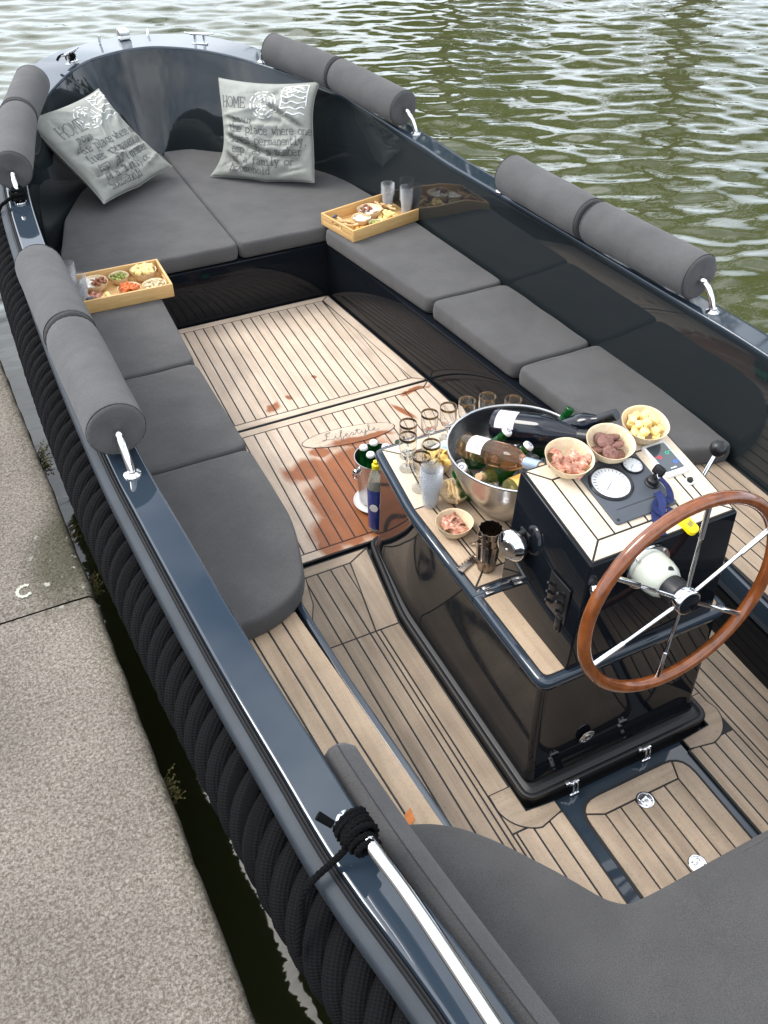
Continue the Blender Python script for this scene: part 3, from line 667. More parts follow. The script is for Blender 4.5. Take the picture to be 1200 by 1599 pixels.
# sole: dark moulded base, caulking sheet, planks
sole = mk('sole', *boxg(1.9, 5.6, .03, (0.02, 1.3, -.035)), 'gel', boat)
def caulk(poly, z, parent): return mk('caulking', *prism(poly, z - .010, z - .0016), 'caulk', parent, smooth=None)
# aft cockpit sole
for reg in ([(-.68, .0), (-.178, .0), (-.178, .985), (-.272, 1.03), (-.272, 1.80), (-.215, 2.178), (-.68, 2.178)],):
    caulk(reg, 0, sole)
caulk([(.262, .0), (.68, .0), (.68, 2.178), (.30, 2.178), (.36, 1.80), (.372, 1.03), (.262, .985)], 0, sole)
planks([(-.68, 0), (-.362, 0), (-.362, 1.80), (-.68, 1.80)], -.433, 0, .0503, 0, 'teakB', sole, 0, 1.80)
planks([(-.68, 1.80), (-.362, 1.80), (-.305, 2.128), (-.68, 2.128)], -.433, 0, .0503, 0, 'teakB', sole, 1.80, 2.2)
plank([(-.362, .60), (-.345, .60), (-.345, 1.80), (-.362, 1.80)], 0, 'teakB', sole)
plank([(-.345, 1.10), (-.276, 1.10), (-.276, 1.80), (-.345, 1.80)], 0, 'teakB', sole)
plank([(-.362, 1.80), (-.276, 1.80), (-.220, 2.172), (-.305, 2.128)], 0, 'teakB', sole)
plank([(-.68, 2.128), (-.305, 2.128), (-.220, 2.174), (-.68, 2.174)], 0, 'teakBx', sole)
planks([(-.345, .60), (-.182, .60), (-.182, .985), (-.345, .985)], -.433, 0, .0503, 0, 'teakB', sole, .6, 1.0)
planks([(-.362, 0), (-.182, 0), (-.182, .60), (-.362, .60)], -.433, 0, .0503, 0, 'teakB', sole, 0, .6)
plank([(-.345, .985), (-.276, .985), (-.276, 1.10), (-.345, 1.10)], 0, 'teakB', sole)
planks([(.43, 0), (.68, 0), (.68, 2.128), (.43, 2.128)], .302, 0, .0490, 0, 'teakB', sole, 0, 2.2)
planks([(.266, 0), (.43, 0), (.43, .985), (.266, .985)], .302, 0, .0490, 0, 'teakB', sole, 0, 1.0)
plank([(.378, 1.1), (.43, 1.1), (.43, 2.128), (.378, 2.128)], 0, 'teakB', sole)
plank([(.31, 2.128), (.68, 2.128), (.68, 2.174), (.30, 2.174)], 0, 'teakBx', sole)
def overlay(outline, hole_w, z, m, parent, name='margin_board'):
    """board with its own caulked edge lying 1-2 mm proud of the planks"""
    mk('caulking', *prism(outline, z - .004, z + .0012), 'caulk', parent, smooth=None)
    mk(name, *prism(inset(outline, .0035), z - .004, z + .0022, .0006), m, parent, smooth=30)
def arc_board(cx, cy, r0_, r1_, a0, a1, n=14):
    o = [(cx + r1_ * math.cos(R(a0 + (a1 - a0) * i / n)), cy + r1_ * math.sin(R(a0 + (a1 - a0) * i / n))) for i in range(n + 1)]
    q = [(cx + r0_ * math.cos(R(a1 + (a0 - a1) * i / n)), cy + r0_ * math.sin(R(a1 + (a0 - a1) * i / n))) for i in range(n + 1)]
    return o + q
overlay([(-.345, 1.115), (-.345, 1.09)] + [(-.235 + .112 * math.cos(R(a)), 1.075 + .112 * math.sin(R(a))) for a in range(185, 262, 8)] + [(-.183, .985), (-.183, 1.022), (-.272, 1.03), (-.272, 1.115)], 0, 0, 'teakBx', sole)
overlay([(.43, 1.135), (.43, 1.10)] + [(.335 + .105 * math.cos(R(a)), 1.075 + .105 * math.sin(R(a))) for a in range(-5, -92, -8)] + [(.268, .985), (.268, 1.022), (.372, 1.03), (.372, 1.135)], 0, 0, 'teakBx', sole)
overlay([(-.62, 2.126), (-.475, 2.126), (-.487, 2.07), (-.50, 2.0), (-.53, 1.935), (-.565, 1.90), (-.62, 1.90)], 0, 0, 'teakBx', sole)
# hatch in the aft sole
mk('hatch_frame', *prism([(-.1775, .0), (.2615, .0), (.2615, 1.024), (-.1775, 1.024)], -.022, -.0095), 'gelblue', boat, smooth=None)
hatch = mk('floor_hatch', *prism(roundpoly([(-.140, .1), (.240, .1), (.240, .990, .07), (-.140, .990, .07)], 0.0), -.02, -.0075), 'caulk', boat, smooth=None)
hin = roundpoly([(-.134, .1), (.234, .1), (.234, .984, .066), (-.134, .984, .066)], 0.0)
hz = -.004
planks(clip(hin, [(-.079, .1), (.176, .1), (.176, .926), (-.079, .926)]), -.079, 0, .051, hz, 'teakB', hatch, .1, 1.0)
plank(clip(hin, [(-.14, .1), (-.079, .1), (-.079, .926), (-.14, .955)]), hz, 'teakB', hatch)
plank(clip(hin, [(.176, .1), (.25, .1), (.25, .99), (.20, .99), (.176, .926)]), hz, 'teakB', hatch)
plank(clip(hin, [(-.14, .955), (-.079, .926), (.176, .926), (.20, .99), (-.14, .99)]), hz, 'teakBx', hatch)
def ring_pull(parent, m4):
    g = lathe([(.001, 0), (.0235, 0), (.0255, .0008), (.0255, .0022), (.0225, .0032), (.0205, .0030), (.0200, .0012), (.001, .0012)], 26)
    o = mk('lift_ring', *xf(g, m4), 'chrome', parent)
    h = merge(xf(boxg(.026, .013, .0022, (0, .0055, .0024), .0008), Matrix.Identity(4)), boxg(.004, .020, .0022, (-.011, -.006, .0024)), boxg(.004, .020, .0022, (.011, -.006, .0024)), boxg(.026, .004, .0022, (0, -.0145, .0024)), boxg(.012, .008, .0024, (0, -.007, .0022)))
    mk('handle', *xf(h, m4), 'chrome', o)
for (x, y) in ((.046, .912), (.052, .700)): ring_pull(hatch, Matrix.Translation((x, y, hz + .0012)) @ Matrix.Rotation(R(12), 4, 'Z'))

# forward floor panels
def fl_x(y): return .41 + (3.97 - y) * .103          # starboard edge
def panel(name, y0, y1, xs, slant, x_right0, x_right1):
    o = mk(name, *prism([(-.56, y0), (x_right0, y0), (x_right1, y1), (-.56, y1)], -.03, -.0016), 'caulk', boat, smooth=None)
    w = .045
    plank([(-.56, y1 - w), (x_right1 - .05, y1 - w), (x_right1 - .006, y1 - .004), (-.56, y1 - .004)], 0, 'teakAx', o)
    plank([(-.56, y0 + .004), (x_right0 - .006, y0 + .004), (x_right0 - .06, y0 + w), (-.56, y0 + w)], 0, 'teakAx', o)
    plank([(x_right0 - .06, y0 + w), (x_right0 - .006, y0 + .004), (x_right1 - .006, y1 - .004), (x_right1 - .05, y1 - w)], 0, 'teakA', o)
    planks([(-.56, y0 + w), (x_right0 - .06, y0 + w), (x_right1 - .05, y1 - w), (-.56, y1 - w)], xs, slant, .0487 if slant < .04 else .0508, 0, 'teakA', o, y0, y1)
    return o
panel('floor_panel', 3.045, 3.965, -.355, .036, .502, .412)
pB = panel('floor_panel', 2.195, 3.040, -.387, .045, .555, .502)
oc, orx, ory, oan = Vector((.005, 2.818)), .205, .060, R(-6)
def oval(f): return [(oc.x + f * orx * math.cos(t) * math.cos(oan) - f * ory * math.sin(t) * math.sin(oan), oc.y + f * orx * math.cos(t) * math.sin(oan) + f * ory * math.sin(t) * math.cos(oan)) for t in [i * 2 * math.pi / 40 for i in range(40)]]
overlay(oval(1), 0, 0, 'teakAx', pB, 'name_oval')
CURS = [[(0.9, 1.9), (1.15, 2.2), (1.0, 2.38), (.75, 2.1), (.55, 1.3), (.35, .5), (.1, .1), (-.15, .12), (-.05, .35), (.4, .25), (.9, 0), (1.3, .15), (1.6, .9), (1.55, .3), (1.7, .05), (2.0, .3), (2.5, 1.6), (2.65, 2.2), (2.5, 2.3), (2.35, 1.5), (2.15, 0), (2.05, -.9), (2.2, -1.0), (2.35, -.3), (2.5, .15), (2.7, .3), (3.05, .55), (3.1, .85), (2.95, .9), (2.8, .5), (2.9, .1), (3.15, .05), (3.4, .3), (3.75, 1.0), (3.85, .5), (3.8, .1), (3.55, .1), (3.9, .15), (4.1, .35), (4.55, 1.7), (4.4, .5), (4.5, .08), (4.8, .35), (5.0, .85), (4.95, .3), (5.1, .08), (5.35, .4), (5.5, .9), (5.35, 0), (5.15, -.8), (5.0, -.95), (5.0, -.6), (5.4, .1), (5.7, .35), (6.15, 1.7), (6.2, 2.2), (6.05, 2.2), (5.95, 1.2), (5.95, .3), (6.1, .08), (6.3, .3), (6.65, .55), (6.7, .85), (6.55, .9), (6.4, .5), (6.5, .1), (6.8, .05), (7.2, .35)],
        [(.75, 1.1), (.45, 1.5), (.55, 2.1), (.9, 2.3)], [(1.72, 1.3), (1.78, 1.42)], [(4.2, 1.2), (4.95, 1.3)]]
g = []
for stq in CURS:
    pts = []
    for (x, y) in stq:
        u, v = (x - 3.55) * .034, (y - .6) * .0215
        v += 0; px = oc.x + .012 + u * math.cos(oan) - v * math.sin(oan); py = oc.y + .004 + u * math.sin(oan) + v * math.cos(oan)
        pts.append(Vector((px, py, .0028)))
    cvp = crom(pts, 4); V, F = ribbon(cvp, .0028)
    g.append((V + [v - Vector((0, 0, .0006)) for v in V], F))
mk('lettering', *merge(*g), 'ink', pB, smooth=None)

# benches
def bench(name, poly, z=.278): return mk(name, *prism(poly, -.03, z, .006), 'gel', boat, smooth=40)
pb_in = [(-.50, 3.97), (-.515, 3.0), (-.515, 2.25)] + [(-.515, 2.14), (-.525, 2.05), (-.55, 1.97), (-.59, 1.90), (-.640, 1.86)]
pshelf = [(-.646, 1.81), (-.634, 1.47), (-.60, .979), (-.57, .6), (-.54, .0), (-.52, -1.3)]
def edge_pts(side, ya, yb, n=14, d=.012):
    return [(rim_at(ya + (yb - ya) * i / n, side) - side * d, ya + (yb - ya) * i / n) for i in range(n + 1)]
port_bench = bench('port_bench', pb_in + pshelf + edge_pts(-1, -1.3, 3.97))
sb_in = [(.415, 3.97), (.507, 3.05), (.565, 2.5), (.60, 2.2), (.638, 1.9), (.642, 1.367), (.633, 1.16), (.62, .6), (.6, .0), (.58, -1.3)]
stbd_bench = bench('starboard_bench', sb_in + edge_pts(1, -1.3, 3.97))
bw = [(rim[i] - nrm[i] * (wall_in(i) - .004)) for i in range(NR) if rim[i].y > 4.0]
bow_bench = bench('bow_bench', [(-.52, 3.972), (.43, 3.972)] + [(p.x, p.y) for p in reversed(bw)])
# teak on the aft ends of the benches
def teak_top(poly, z, parent): mk('caulking', *prism(poly, z - .002, z + .006), 'caulk', parent, smooth=None)
ptk = [(-.652, 1.80), (-.640, 1.47), (-.606, .979), (-.576, .6), (-.53, -.6)] + edge_pts(-1, -.6, 1.72, 8, .015)
teak_top(ptk, .278, port_bench)
zt = .286
L0 = [(-.703, 1.758), (-.658, .998), (-.60, -.2)]
def lerp_line(off, y): return -.703 + off - (y - 1.758) * .0592
for k in range(-1, 5):
    o0, o1 = -.0495 * k, -.0495 * (k + 1)
    if k == -1: o0 = .066; o1 = 0
    ya, yb = 1.70 + .052 * (1 if k < 0 else 1) - .018 * max(k, 0), -.5
    quad = [(lerp_line(o1, yb), yb), (lerp_line(o0, yb), yb), (lerp_line(o0, ya), ya), (lerp_line(o1, ya), ya)]
    lim = [(-.54, -.6), (-.60, .979), (-.634, 1.47), (-.648, 1.80), (-.95, 1.80), (-.88, .9), (-.75, -.6)]
    lim = [(-.47, -.6), (-.59, .979), (-.646, 1.81), (-.98, 1.81), (-.875, .9), (-.74, -.6)]
    plank(clip(quad, lim), zt, 'teakC', port_bench)
plank([(-.648, 1.80), (-.70, 1.765), (-.80, 1.728), (-.91, 1.71), (-.91, 1.80)], zt, 'teakCx', port_bench)
stk = [(.648, 1.9), (.648, 1.367), (.639, 1.16), (.626, .6), (.61, .0), (.60, -.6)] + edge_pts(1, -.6, 1.9, 8, .015)
teak_top(stk, .278, stbd_bench)
for k in range(8):
    x0 = .653 + k * .0495
    plank(clip([(x0, -.5), (x0 + .0495, -.5), (x0 + .0495 + .0, 1.88), (x0, 1.88)], [(.61, -.5), (.648, 1.2), (.652, 1.88), (.995, 1.88), (.985, 1.0), (.92, -.5)]), zt, 'teakB', stbd_bench)
# slate-blue moulded edge of the shelves
def edge_trim(line, side, w, parent):
    a = [(x, y) for x, y in line]; b = [(x + side * w, y) for x, y in reversed(line)]
    mk('edge_moulding', *prism(a + b, .20, .283, .005), 'gelblue', parent, smooth=40)
edge_trim([(-.644, 1.84), (-.640, 1.81), (-.628, 1.47), (-.594, .979), (-.564, .6), (-.534, .0)], 1, .022, port_bench)
edge_trim([(.646, 1.9), (.646, 1.367), (.637, 1.16), (.624, .6), (.604, .0)], -1, .018, stbd_bench)
# orange caution sticker on the port bench edge
mk('sticker', *prism([(-.668, .985), (-.645, .998), (-.640, 1.032), (-.663, 1.020)], zt - .001, zt + .0016), 'orange', port_bench, smooth=None)

# stainless fittings on the side decks: rails through the bolsters, cleats, bow light, grab rail
def rail(path, feet, r=.011, name='bolster_rail'):
    o = mk(name, *tube(crom(path, 7), r, 12), 'chrome', boat)
    for f in feet: mk('foot_flange', *xf(lathe([(.0, -.002), (.024, -.002), (.024, .002), (.018, .006), (.0125, .010), (.0125, .014)], 20), Matrix.Translation(f)), 'chrome', o)
    return o
RAILS = [[(-.985, 2.03, .722), (-.987, 2.05, .77), (-.989, 2.085, .808), (-.990, 2.16, .82), (-.997, 2.65, .82), (-.998, 3.10, .82), (-.997, 3.17, .81), (-.995, 3.20, .77), (-.99, 3.21, .724)],
         [(-.945, 3.985, .732), (-.945, 4.005, .78), (-.943, 4.035, .82), (-.925, 4.12, .838), (-.807, 4.63, .872), (-.690, 4.96, .90), (-.665, 5.01, .895), (-.65, 5.04, .86), (-.645, 5.05, .80)],
         [(1.045, 2.03, .722), (1.040, 2.05, .77), (1.033, 2.085, .806), (1.020, 2.15, .815), (.965, 2.64, .815), (.925, 3.11, .815), (.922, 3.18, .805), (.925, 3.22, .77), (.93, 3.23, .724)],
         [(.905, 3.97, .738), (.897, 3.985, .785), (.885, 4.01, .82), (.866, 4.08, .84), (.757, 4.57, .868), (.578, 5.02, .90), (.56, 5.06, .895), (.55, 5.09, .86), (.55, 5.11, .82)]]
for p in RAILS: rail(p, [p[0], p[-1]])
for (x, y, z, dx, dy) in ((-.985, 2.64, .722, 0, 1), (.985, 2.64, .722, 0, 1), (.80, 4.55, .772, -.4, .9), (-.845, 4.60, .765, .3, .9)):
    mk('rail_clamp', *merge(tube([(x, y, z), (x, y, z + .10)], .007, 8), xf(lathe([(0, 0), (.018, 0), (.018, .004), (.008, .008)], 16), Matrix.Translation((x, y, z)))), 'chrome', boat)
grab = rail([(-.885, .835, .722), (-.888, .815, .77), (-.889, .78, .795), (-.884, .72, .805), (-.867, .61, .805), (-.845, .40, .805), (-.82, .15, .805), (-.79, -.2, .805), (-.77, -.42, .80), (-.765, -.47, .77), (-.765, -.48, .722)], [(-.885, .835, .722), (-.765, -.48, .722)], r=.0135, name='grab_rail')
def cleat(x, y, z, an):
    m4 = Matrix.Translation((x, y, z)) @ Matrix.Rotation(R(an), 4, 'Z')
    g = merge(tube(crom([(-.085, 0, .052), (-.05, 0, .048), (0, 0, .047), (.05, 0, .048), (.085, 0, .052)], 4), [.004] * 4 + [.0075] * 9 + [.004] * 4, 10), tube([(-.028, 0, -.004), (-.026, 0, .047)], .0085, 10), tube([(.028, 0, -.004), (.026, 0, .047)], .0085, 10), boxg(.09, .028, .006, (0, 0, .0), .002))
    return mk('cleat', *xf(g, m4), 'chrome', boat)
cleat(-.40, 5.445, .846, 48); cleat(.315, 5.46, .857, -36)
bl = mk('bow_light', *merge(boxg(.060, .085, .045, (-.045, 5.735, .885), .008), ), 'steel', boat)
mk('lens', *boxg(.062, .04, .018, (-.045, 5.71, .871), .004), 'capwhite', bl)
mk('fairlead', *tube([(-.19, 5.70, .852), (-.187, 5.703, .895)], .007, 8), 'chrome', boat)
mk('fairlead', *tube([(.09, 5.73, .852), (.10, 5.735, .893)], .007, 8), 'chrome', boat)

# ------------------------------------------------------------------ rope fender along the hull
def hull_path(ya, yb_side, off, dz):
    P = []
    for i in range(NR):
        if rim[i].x > .5 and rim[i].y < 4.4: break
        P.append(rim[i] + nrm[i] * (gw(i) + off) + Vector((0, 0, dz)))
    return P
hp = hull_path(0, 0, .030, -.178)
# resample evenly
cum = [0.0]
for p, q in zip(hp, hp[1:]): cum.append(cum[-1] + (q - p).length)
def on_path(s):
    s = max(0, min(cum[-1] - 1e-6, s))
    k = max(0, int(np.searchsorted(cum, s)) - 1); t = (s - cum[k]) / max(1e-9, cum[k + 1] - cum[k])
    return hp[k].lerp(hp[k + 1], t), (hp[k + 1] - hp[k]).normalized()
fender = top('rope_fender', 'thick black twisted rope fender running along the hull below the rub rail', 'rope fender', tuple(hp[0]))
LEAD, NS, RH, RS = .31, 5, .064, .0300
for sidx in range(NS):
    P = []; s = 0.9
    while s < cum[-1] - .05:
        c, tg = on_path(s); side = tg.cross(Vector((0, 0, 1))).normalized(); up = side.cross(tg)
        th = 2 * math.pi * (-s / LEAD + sidx / NS)
        P.append(c + side * math.cos(th) * RH + up * math.sin(th) * RH); s += LEAD / 22
    V, F, U = tube(P, RS, 10, uv=True)
    mk('strand', V, F, 'rope', fender, smooth=80, uv=U)
# lashing ropes: three-ply lines wound round the rails
def ply(path, r, turns, parent, n_per=None):
    P = [Vector(p) for p in path]; L = [0.0]
    for p, q in zip(P, P[1:]): L.append(L[-1] + (q - p).length)
    for k in range(3):
        Q = []
        for i, p in enumerate(P):
            tg = (P[min(i + 1, len(P) - 1)] - P[max(i - 1, 0)]).normalized(); a = tg.orthogonal().normalized() if abs(tg.z) > .95 else tg.cross(Vector((0, 0, 1))).normalized(); b = tg.cross(a)
            th = L[i] / turns * 2 * math.pi + k * 2.094
            Q.append(p + (a * math.cos(th) + b * math.sin(th)) * r * .55)
        V, F, U = tube(Q, r * .62, 6, uv=True); mk('strand', V, F, 'rope', parent, smooth=80, uv=U)
def knot(c, axis, rad, length, coils, r, tail, label, name='mooring_line'):
    t = top(name, label, 'rope', tuple(c))
    c, ax = Vector(c), Vector(axis).normalized(); a = ax.cross(Vector((0, 0, 1))).normalized(); b = ax.cross(a); P = []; rr = random.Random(3)
    n = coils * 18
    for i in range(n + 1):
        th = i / 18 * 2 * math.pi; f = i / n
        layer = rad * (1 + .28 * math.sin(f * math.pi * 3) + .08 * math.sin(th * .5))
        pos = (f * 2 - 1) if f < .5 else (1 - (f - .5) * 3.4 if f < .85 else -.19 + (f - .85) * 3)
        P.append(c + ax * length * .5 * pos + (a * math.cos(th) + b * math.sin(th)) * layer)
    ply(P, r, .028, t)
    ply(crom(tail, 14), r, .028, t)
    return t
knot((-.895, .765, .793), (.1, -1, .05), .025, .07, 9, .0062, [(-.912, .765, .775), (-.945, .765, .742), (-.985, .76, .722), (-1.012, .75, .705), (-1.026, .735, .665), (-1.040, .715, .635), (-1.05, .70, .60)], 'black mooring line knotted round the end of the stainless grab rail')
mk('loose_end', *tube([(-.93, .80, .80), (-.95, .82, .815)], [.008, .009], 8), 'rope', bpy.data.objects['mooring_line'])
knot((-.945, 4.0, .765), (0, .12, 1), .022, .05, 6, .0068, [(-.965, 3.99, .76), (-1.0, 3.985, .745), (-1.03, 3.98, .725), (-1.06, 3.97, .66), (-1.07, 3.97, .5)], 'black line lashed round a bolster rail foot near the bow')
k3 = knot((-.40, 5.445, .875), (.66, .74, 0), .014, .05, 4, .006, [(-.42, 5.43, .87), (-.435, 5.44, .888), (-.46, 5.445, .88), (-.475, 5.44, .865)], 'black rope end wound round the bow cleat')

# ------------------------------------------------------------------ cushions
def cushion(name, poly, z0, z1, label, cat='cushion', group=None, m='fabric', r=.03, puff=.004, crown=.022):
    rr = random.Random(len(label) + int(abs(poly[0][0]) * 1000))
    rp_ = roundpoly(poly, max(r, .042), 6)
    # densify so the edge can wander a little
    dp = []
    for i in range(len(rp_)):
        a, b = Vector(rp_[i]), Vector(rp_[(i + 1) % len(rp_)]); k = max(1, int((b - a).length / .05))
        for q in range(k): dp.append(tuple(a.lerp(b, q / k)))
    V, F = rings(dp, [(.014, z0), (.003, z0 + .006), (0, z0 + .02), (-.002, (z0 + z1) / 2), (0, z1 - .026), (.0015, z1 - .012), (.006, z1 - .0035), (.012, z1 - .0005), (.020, z1 + puff * .1)])
    V = [Vector((v.x, v.y, v.z + (.0016 * math.sin(v.x * 31 + 1.3) * math.sin(v.y * 27) if v.z > z0 + .03 else 0))) for v in V]
    o = mk(name, V, F, m, None, smooth=60)
    return tag(o, label, cat, group)
ZC0, ZC1 = .282, .360
cushion('seat_cushion', [(-.032, 3.978), (-.032, 5.318), (-.2, 5.275), (-.40, 5.15), (-.58, 4.93), (-.72, 4.63), (-.81, 4.27), (-.872, 3.985)], ZC0 - .002, ZC1, 'charcoal bow cushion with a lettered pillow lying tilted on it', group='seat cushions')
cushion('seat_cushion', [(-.026, 3.978), (.795, 3.985), (.80, 4.2), (.745, 4.55), (.63, 4.85), (.44, 5.10), (.2, 5.27), (-.026, 5.318)], ZC0 - .002, ZC1, 'charcoal bow cushion with a lettered pillow standing upright on it', group='seat cushions')
def outer(side, ya, yb, d=.014): return [(rim_at(ya, side) - side * d, ya), (rim_at((ya + yb) / 2, side) - side * d, (ya + yb) / 2), (rim_at(yb, side) - side * d, yb)]
cushion('seat_cushion', [(.400, 3.968), (.530, 3.112)] + outer(1, 3.112, 3.968), ZC0, ZC1, 'charcoal starboard bench cushion holding a food tray with cups', group='seat cushions', r=.02)
cushion('seat_cushion', [(.530, 3.102), (.588, 2.510)] + outer(1, 2.510, 3.102), ZC0, ZC1, 'charcoal starboard bench cushion in the middle of three', group='seat cushions', r=.02)
cushion('seat_cushion', [(.588, 2.500), (.625, 2.15), (.69, 1.93, .1), (.80, 1.80, .08), (.95, 1.745, .06), (1.0, 1.74), (1.003, 2.1), (.982, 2.500)], ZC0, ZC1, 'charcoal starboard bench cushion with rounded end beside the helm console', group='seat cushions', r=.02)
cushion('seat_cushion', [(-.490, 3.968), (-.526, 3.086)][::-1] + [(x, y) for x, y in outer(-1, 3.086, 3.968)][0:0] + [(-.490, 3.968)][0:0] + list(reversed([(x, y) for x, y in outer(-1, 3.086, 3.968)])), ZC0, ZC1, 'charcoal port bench cushion holding a food tray beside the bow', group='seat cushions', r=.02)
cushion('seat_cushion', [(-.526, 2.478), (-.526, 3.076)] + list(reversed(outer(-1, 2.478, 3.076))), ZC0, ZC1, 'charcoal port bench cushion in the middle of three', group='seat cushions', r=.02)
cushion('seat_cushion', [(-.526, 2.05, .1), (-.526, 2.468), (-.929, 2.468), (-.915, 1.70), (-.74, 1.700, .12), (-.60, 1.775, .12)], ZC0, ZC1, 'charcoal port bench cushion with rounded end over the teak step', group='seat cushions', r=.02)
aft = [(-.79, 1.005), (-.70, .972), (-.64, .948), (-.575, .905), (-.51, .828), (-.454, .745), (-.41, .675), (-.375, .615), (-.341, .586), (-.27, .584), (.25, .590), (.42, .594), (.47, .64), (.53, .76), (.62, .92), (.80, 1.0), (.95, 1.0), (.88, -1.0), (-.66, -1.0), (-.80, .6)]
cushion('seat_cushion', [(x, y, .05) for x, y in aft], ZC0, ZC1, 'large U-shaped dark charcoal stern seat cushion with curved front edge', m='fabric_aft', r=.05)
# padded backrest leaning on the port quarter
bk_in, bk_out = [], []
g_o = [(-.866, 1.028), (-.862, .95), (-.842, .75), (-.805, .48), (-.755, .15), (-.70, -.3), (-.66, -.7)]
po = crom([(x, y, 0) for x, y in g_o], 5)
V, F = [], []
prf = [(.012, .37), (.0, .50), (-.004, .62), (.004, .675), (.016, .692), (.034, .697), (.036, .6985), (.038, .697), (.058, .690), (.076, .672), (.084, .64), (.080, .5), (.078, .37)]
npf = len(prf)
for i, p in enumerate(po):
    tg = (po[min(i + 1, len(po) - 1)] - po[max(i - 1, 0)]).normalized(); s_ = Vector((-tg.y, tg.x, 0)); s_ = s_ if s_.x > 0 else -s_
    e = min(1.0, (i + .25) / 1.6) if i < 2 else 1.0
    for o_, z_ in prf: V.append(Vector((p.x, p.y, 0)) + s_ * (.04 + (o_ - .04) * (1.0 if i > 1 else (.55, .86)[i])) + Vector((0, 0, z_ - (0 if i > 1 else (.030, .006)[i]) * (1 if z_ > .5 else 0))))
for i in range(len(po) - 1):
    for k in range(npf - 1): F.append((i * npf + k, (i + 1) * npf + k, (i + 1) * npf + k + 1, i * npf + k + 1))
F.append(tuple(range(npf))); F.append(tuple((len(po) - 1) * npf + k for k in range(npf)))
bk = tag(mk('backrest_pad', V, F, 'fabric_aft', None, smooth=50), 'dark charcoal padded backrest with stitched seam along the port quarter beside the grab rail', 'backrest')
seam = [Vector((p.x, p.y, .6990)) + Vector((.036, .004, 0)) for p in po[2:]]
mk('seam', *tube(seam, .0011, 5), 'thread', bk)

# bolsters on the rails
def bolster(a, b, r, label, seed):
    a, b = Vector(a), Vector(b); d = (b - a); L = d.length; d.normalize()
    pr = [(.010, 0.004), (r * .5, .0025), (r * .86, .001), (r * .955, .004), (r * .995, .012), (r, .025), (r, .05)] + [(r * 1.005, L * q) for q in (.15, .22, .3, .38, .46, .54, .62, .7, .78, .86)] + [(r, L - .05), (r, L - .025), (r * .99, L - .012), (r * .95, L - .003), (r * .8, L), (.010, L - .002)]
    V, F = lathe(pr, 72)
    m4 = Matrix.Translation(a) @ d.to_track_quat('Z', 'Y').to_matrix().to_4x4()
    rr = random.Random(seed)
    def dent(v):
        th = math.atan2(v.y, v.x); e = min(v.z, L - v.z); rad = math.hypot(v.x, v.y)
        k = 1 + .010 * math.sin(v.z * 17 + seed + math.sin(th * 2 + seed)) * math.sin(th * 2 + seed * 1.7) + .006 * math.sin(v.z * 41 + th * 3 + seed)
        if e < .05 and rad > r * .8: k += .010 * math.cos(26 * th + seed) * (1 - e / .05)
        return Vector((v.x * k, v.y * k, v.z + (.004 * math.sin(th * 2 + seed) if rad < r * .7 else 0)))
    V = [dent(v) for v in V]
    o = tag(mk('bolster', *xf((V, F), m4), 'fabric', None, smooth=60), label, 'bolster', 'bolsters on the rails')
    for zz in (.010, L - .010):
        ring = [m4 @ Vector((r * .995 * math.cos(t), r * .995 * math.sin(t), zz)) for t in [k * 2 * math.pi / 36 for k in range(36)]]
        mk('seam', *tube(ring, .0013, 5, closed=True), 'thread', o)
    return o
RB = .081
bolster((-.990, 2.10, .822), (-.997, 2.635, .824), RB, 'charcoal bolster on the port rail above the cushion with rounded end', 1)
bolster((-.997, 2.65, .824), (-.998, 3.175, .824), RB, 'charcoal bolster on the port rail beside the food tray', 2)
bolster((-.942, 4.055, .836), (-.815, 4.60, .872), RB, 'charcoal bolster on the port bow rail above the black lashing', 3)
bolster((-.811, 4.615, .873), (-.672, 5.00, .902), RB, 'charcoal bolster on the port bow rail next to the rope-wound cleat', 4)
bolster((1.030, 2.105, .818), (.966, 2.635, .820), RB, 'charcoal bolster on the starboard rail nearest the helm console', 5)
bolster((.964, 2.65, .820), (.924, 3.175, .820), RB, 'charcoal bolster on the starboard rail above the tray reflection', 6)
bolster((.876, 4.04, .838), (.762, 4.555, .870), RB, 'charcoal bolster on the starboard bow rail just forward of the gap', 7)
bolster((.757, 4.57, .871), (.578, 5.02, .902), RB, 'charcoal bolster on the starboard bow rail next to the empty cleat', 8)

# ------------------------------------------------------------------ helm console
con = top('helm_console', 'black glossy helm console with teak lid and wooden steering wheel', 'console', (.05, 1.6, 0))
CX = .052
def outl(half_a, half_f, y_a, y_b, y_f, r=.03):
    return roundpoly([(CX - half_a, y_a, r), (CX + half_a, y_a, r), (CX + half_a, y_b, .06), (CX + half_f, y_f, r), (CX - half_f, y_f, r), (CX - half_a, y_b, .06)], r, 5)
base = outl(.325, .262, 1.032, 1.805, 2.178, .045)
mk('base_plinth', *rings(inset(base, .004), [(0, -.03), (0, .026)]), 'rubber', con)
mk('base_flange', *rings(base, [(.006, .022), (.001, .024), (0, .028), (0, .034), (.0015, .0375), (.005, .039), (.013, .039), (.015, .0375), (.017, .039), (.022, .0395), (.026, .042), (.032, .0425)]), 'rubber', con)
lidp = outl(.297, .257, 1.090, 1.805, 2.128, .030)
body0 = outl(.300, .256, 1.075, 1.805, 2.142, .030)
V, F = [], []; nb = len(body0)
LAY = [(0, .048), (0.006, .06), (.010, .10), (.010, .42), (.004, .440), (0.0, .447)]
lp2 = inset(lidp, -.004)
for k, (d, z) in enumerate(LAY):
    f = (z - .05) / .40
    for (a, b) in zip(inset(body0, d), inset(lidp, d)): V.append(Vector((a[0] + (b[0] - a[0]) * f, a[1] + (b[1] - a[1]) * f, z)))
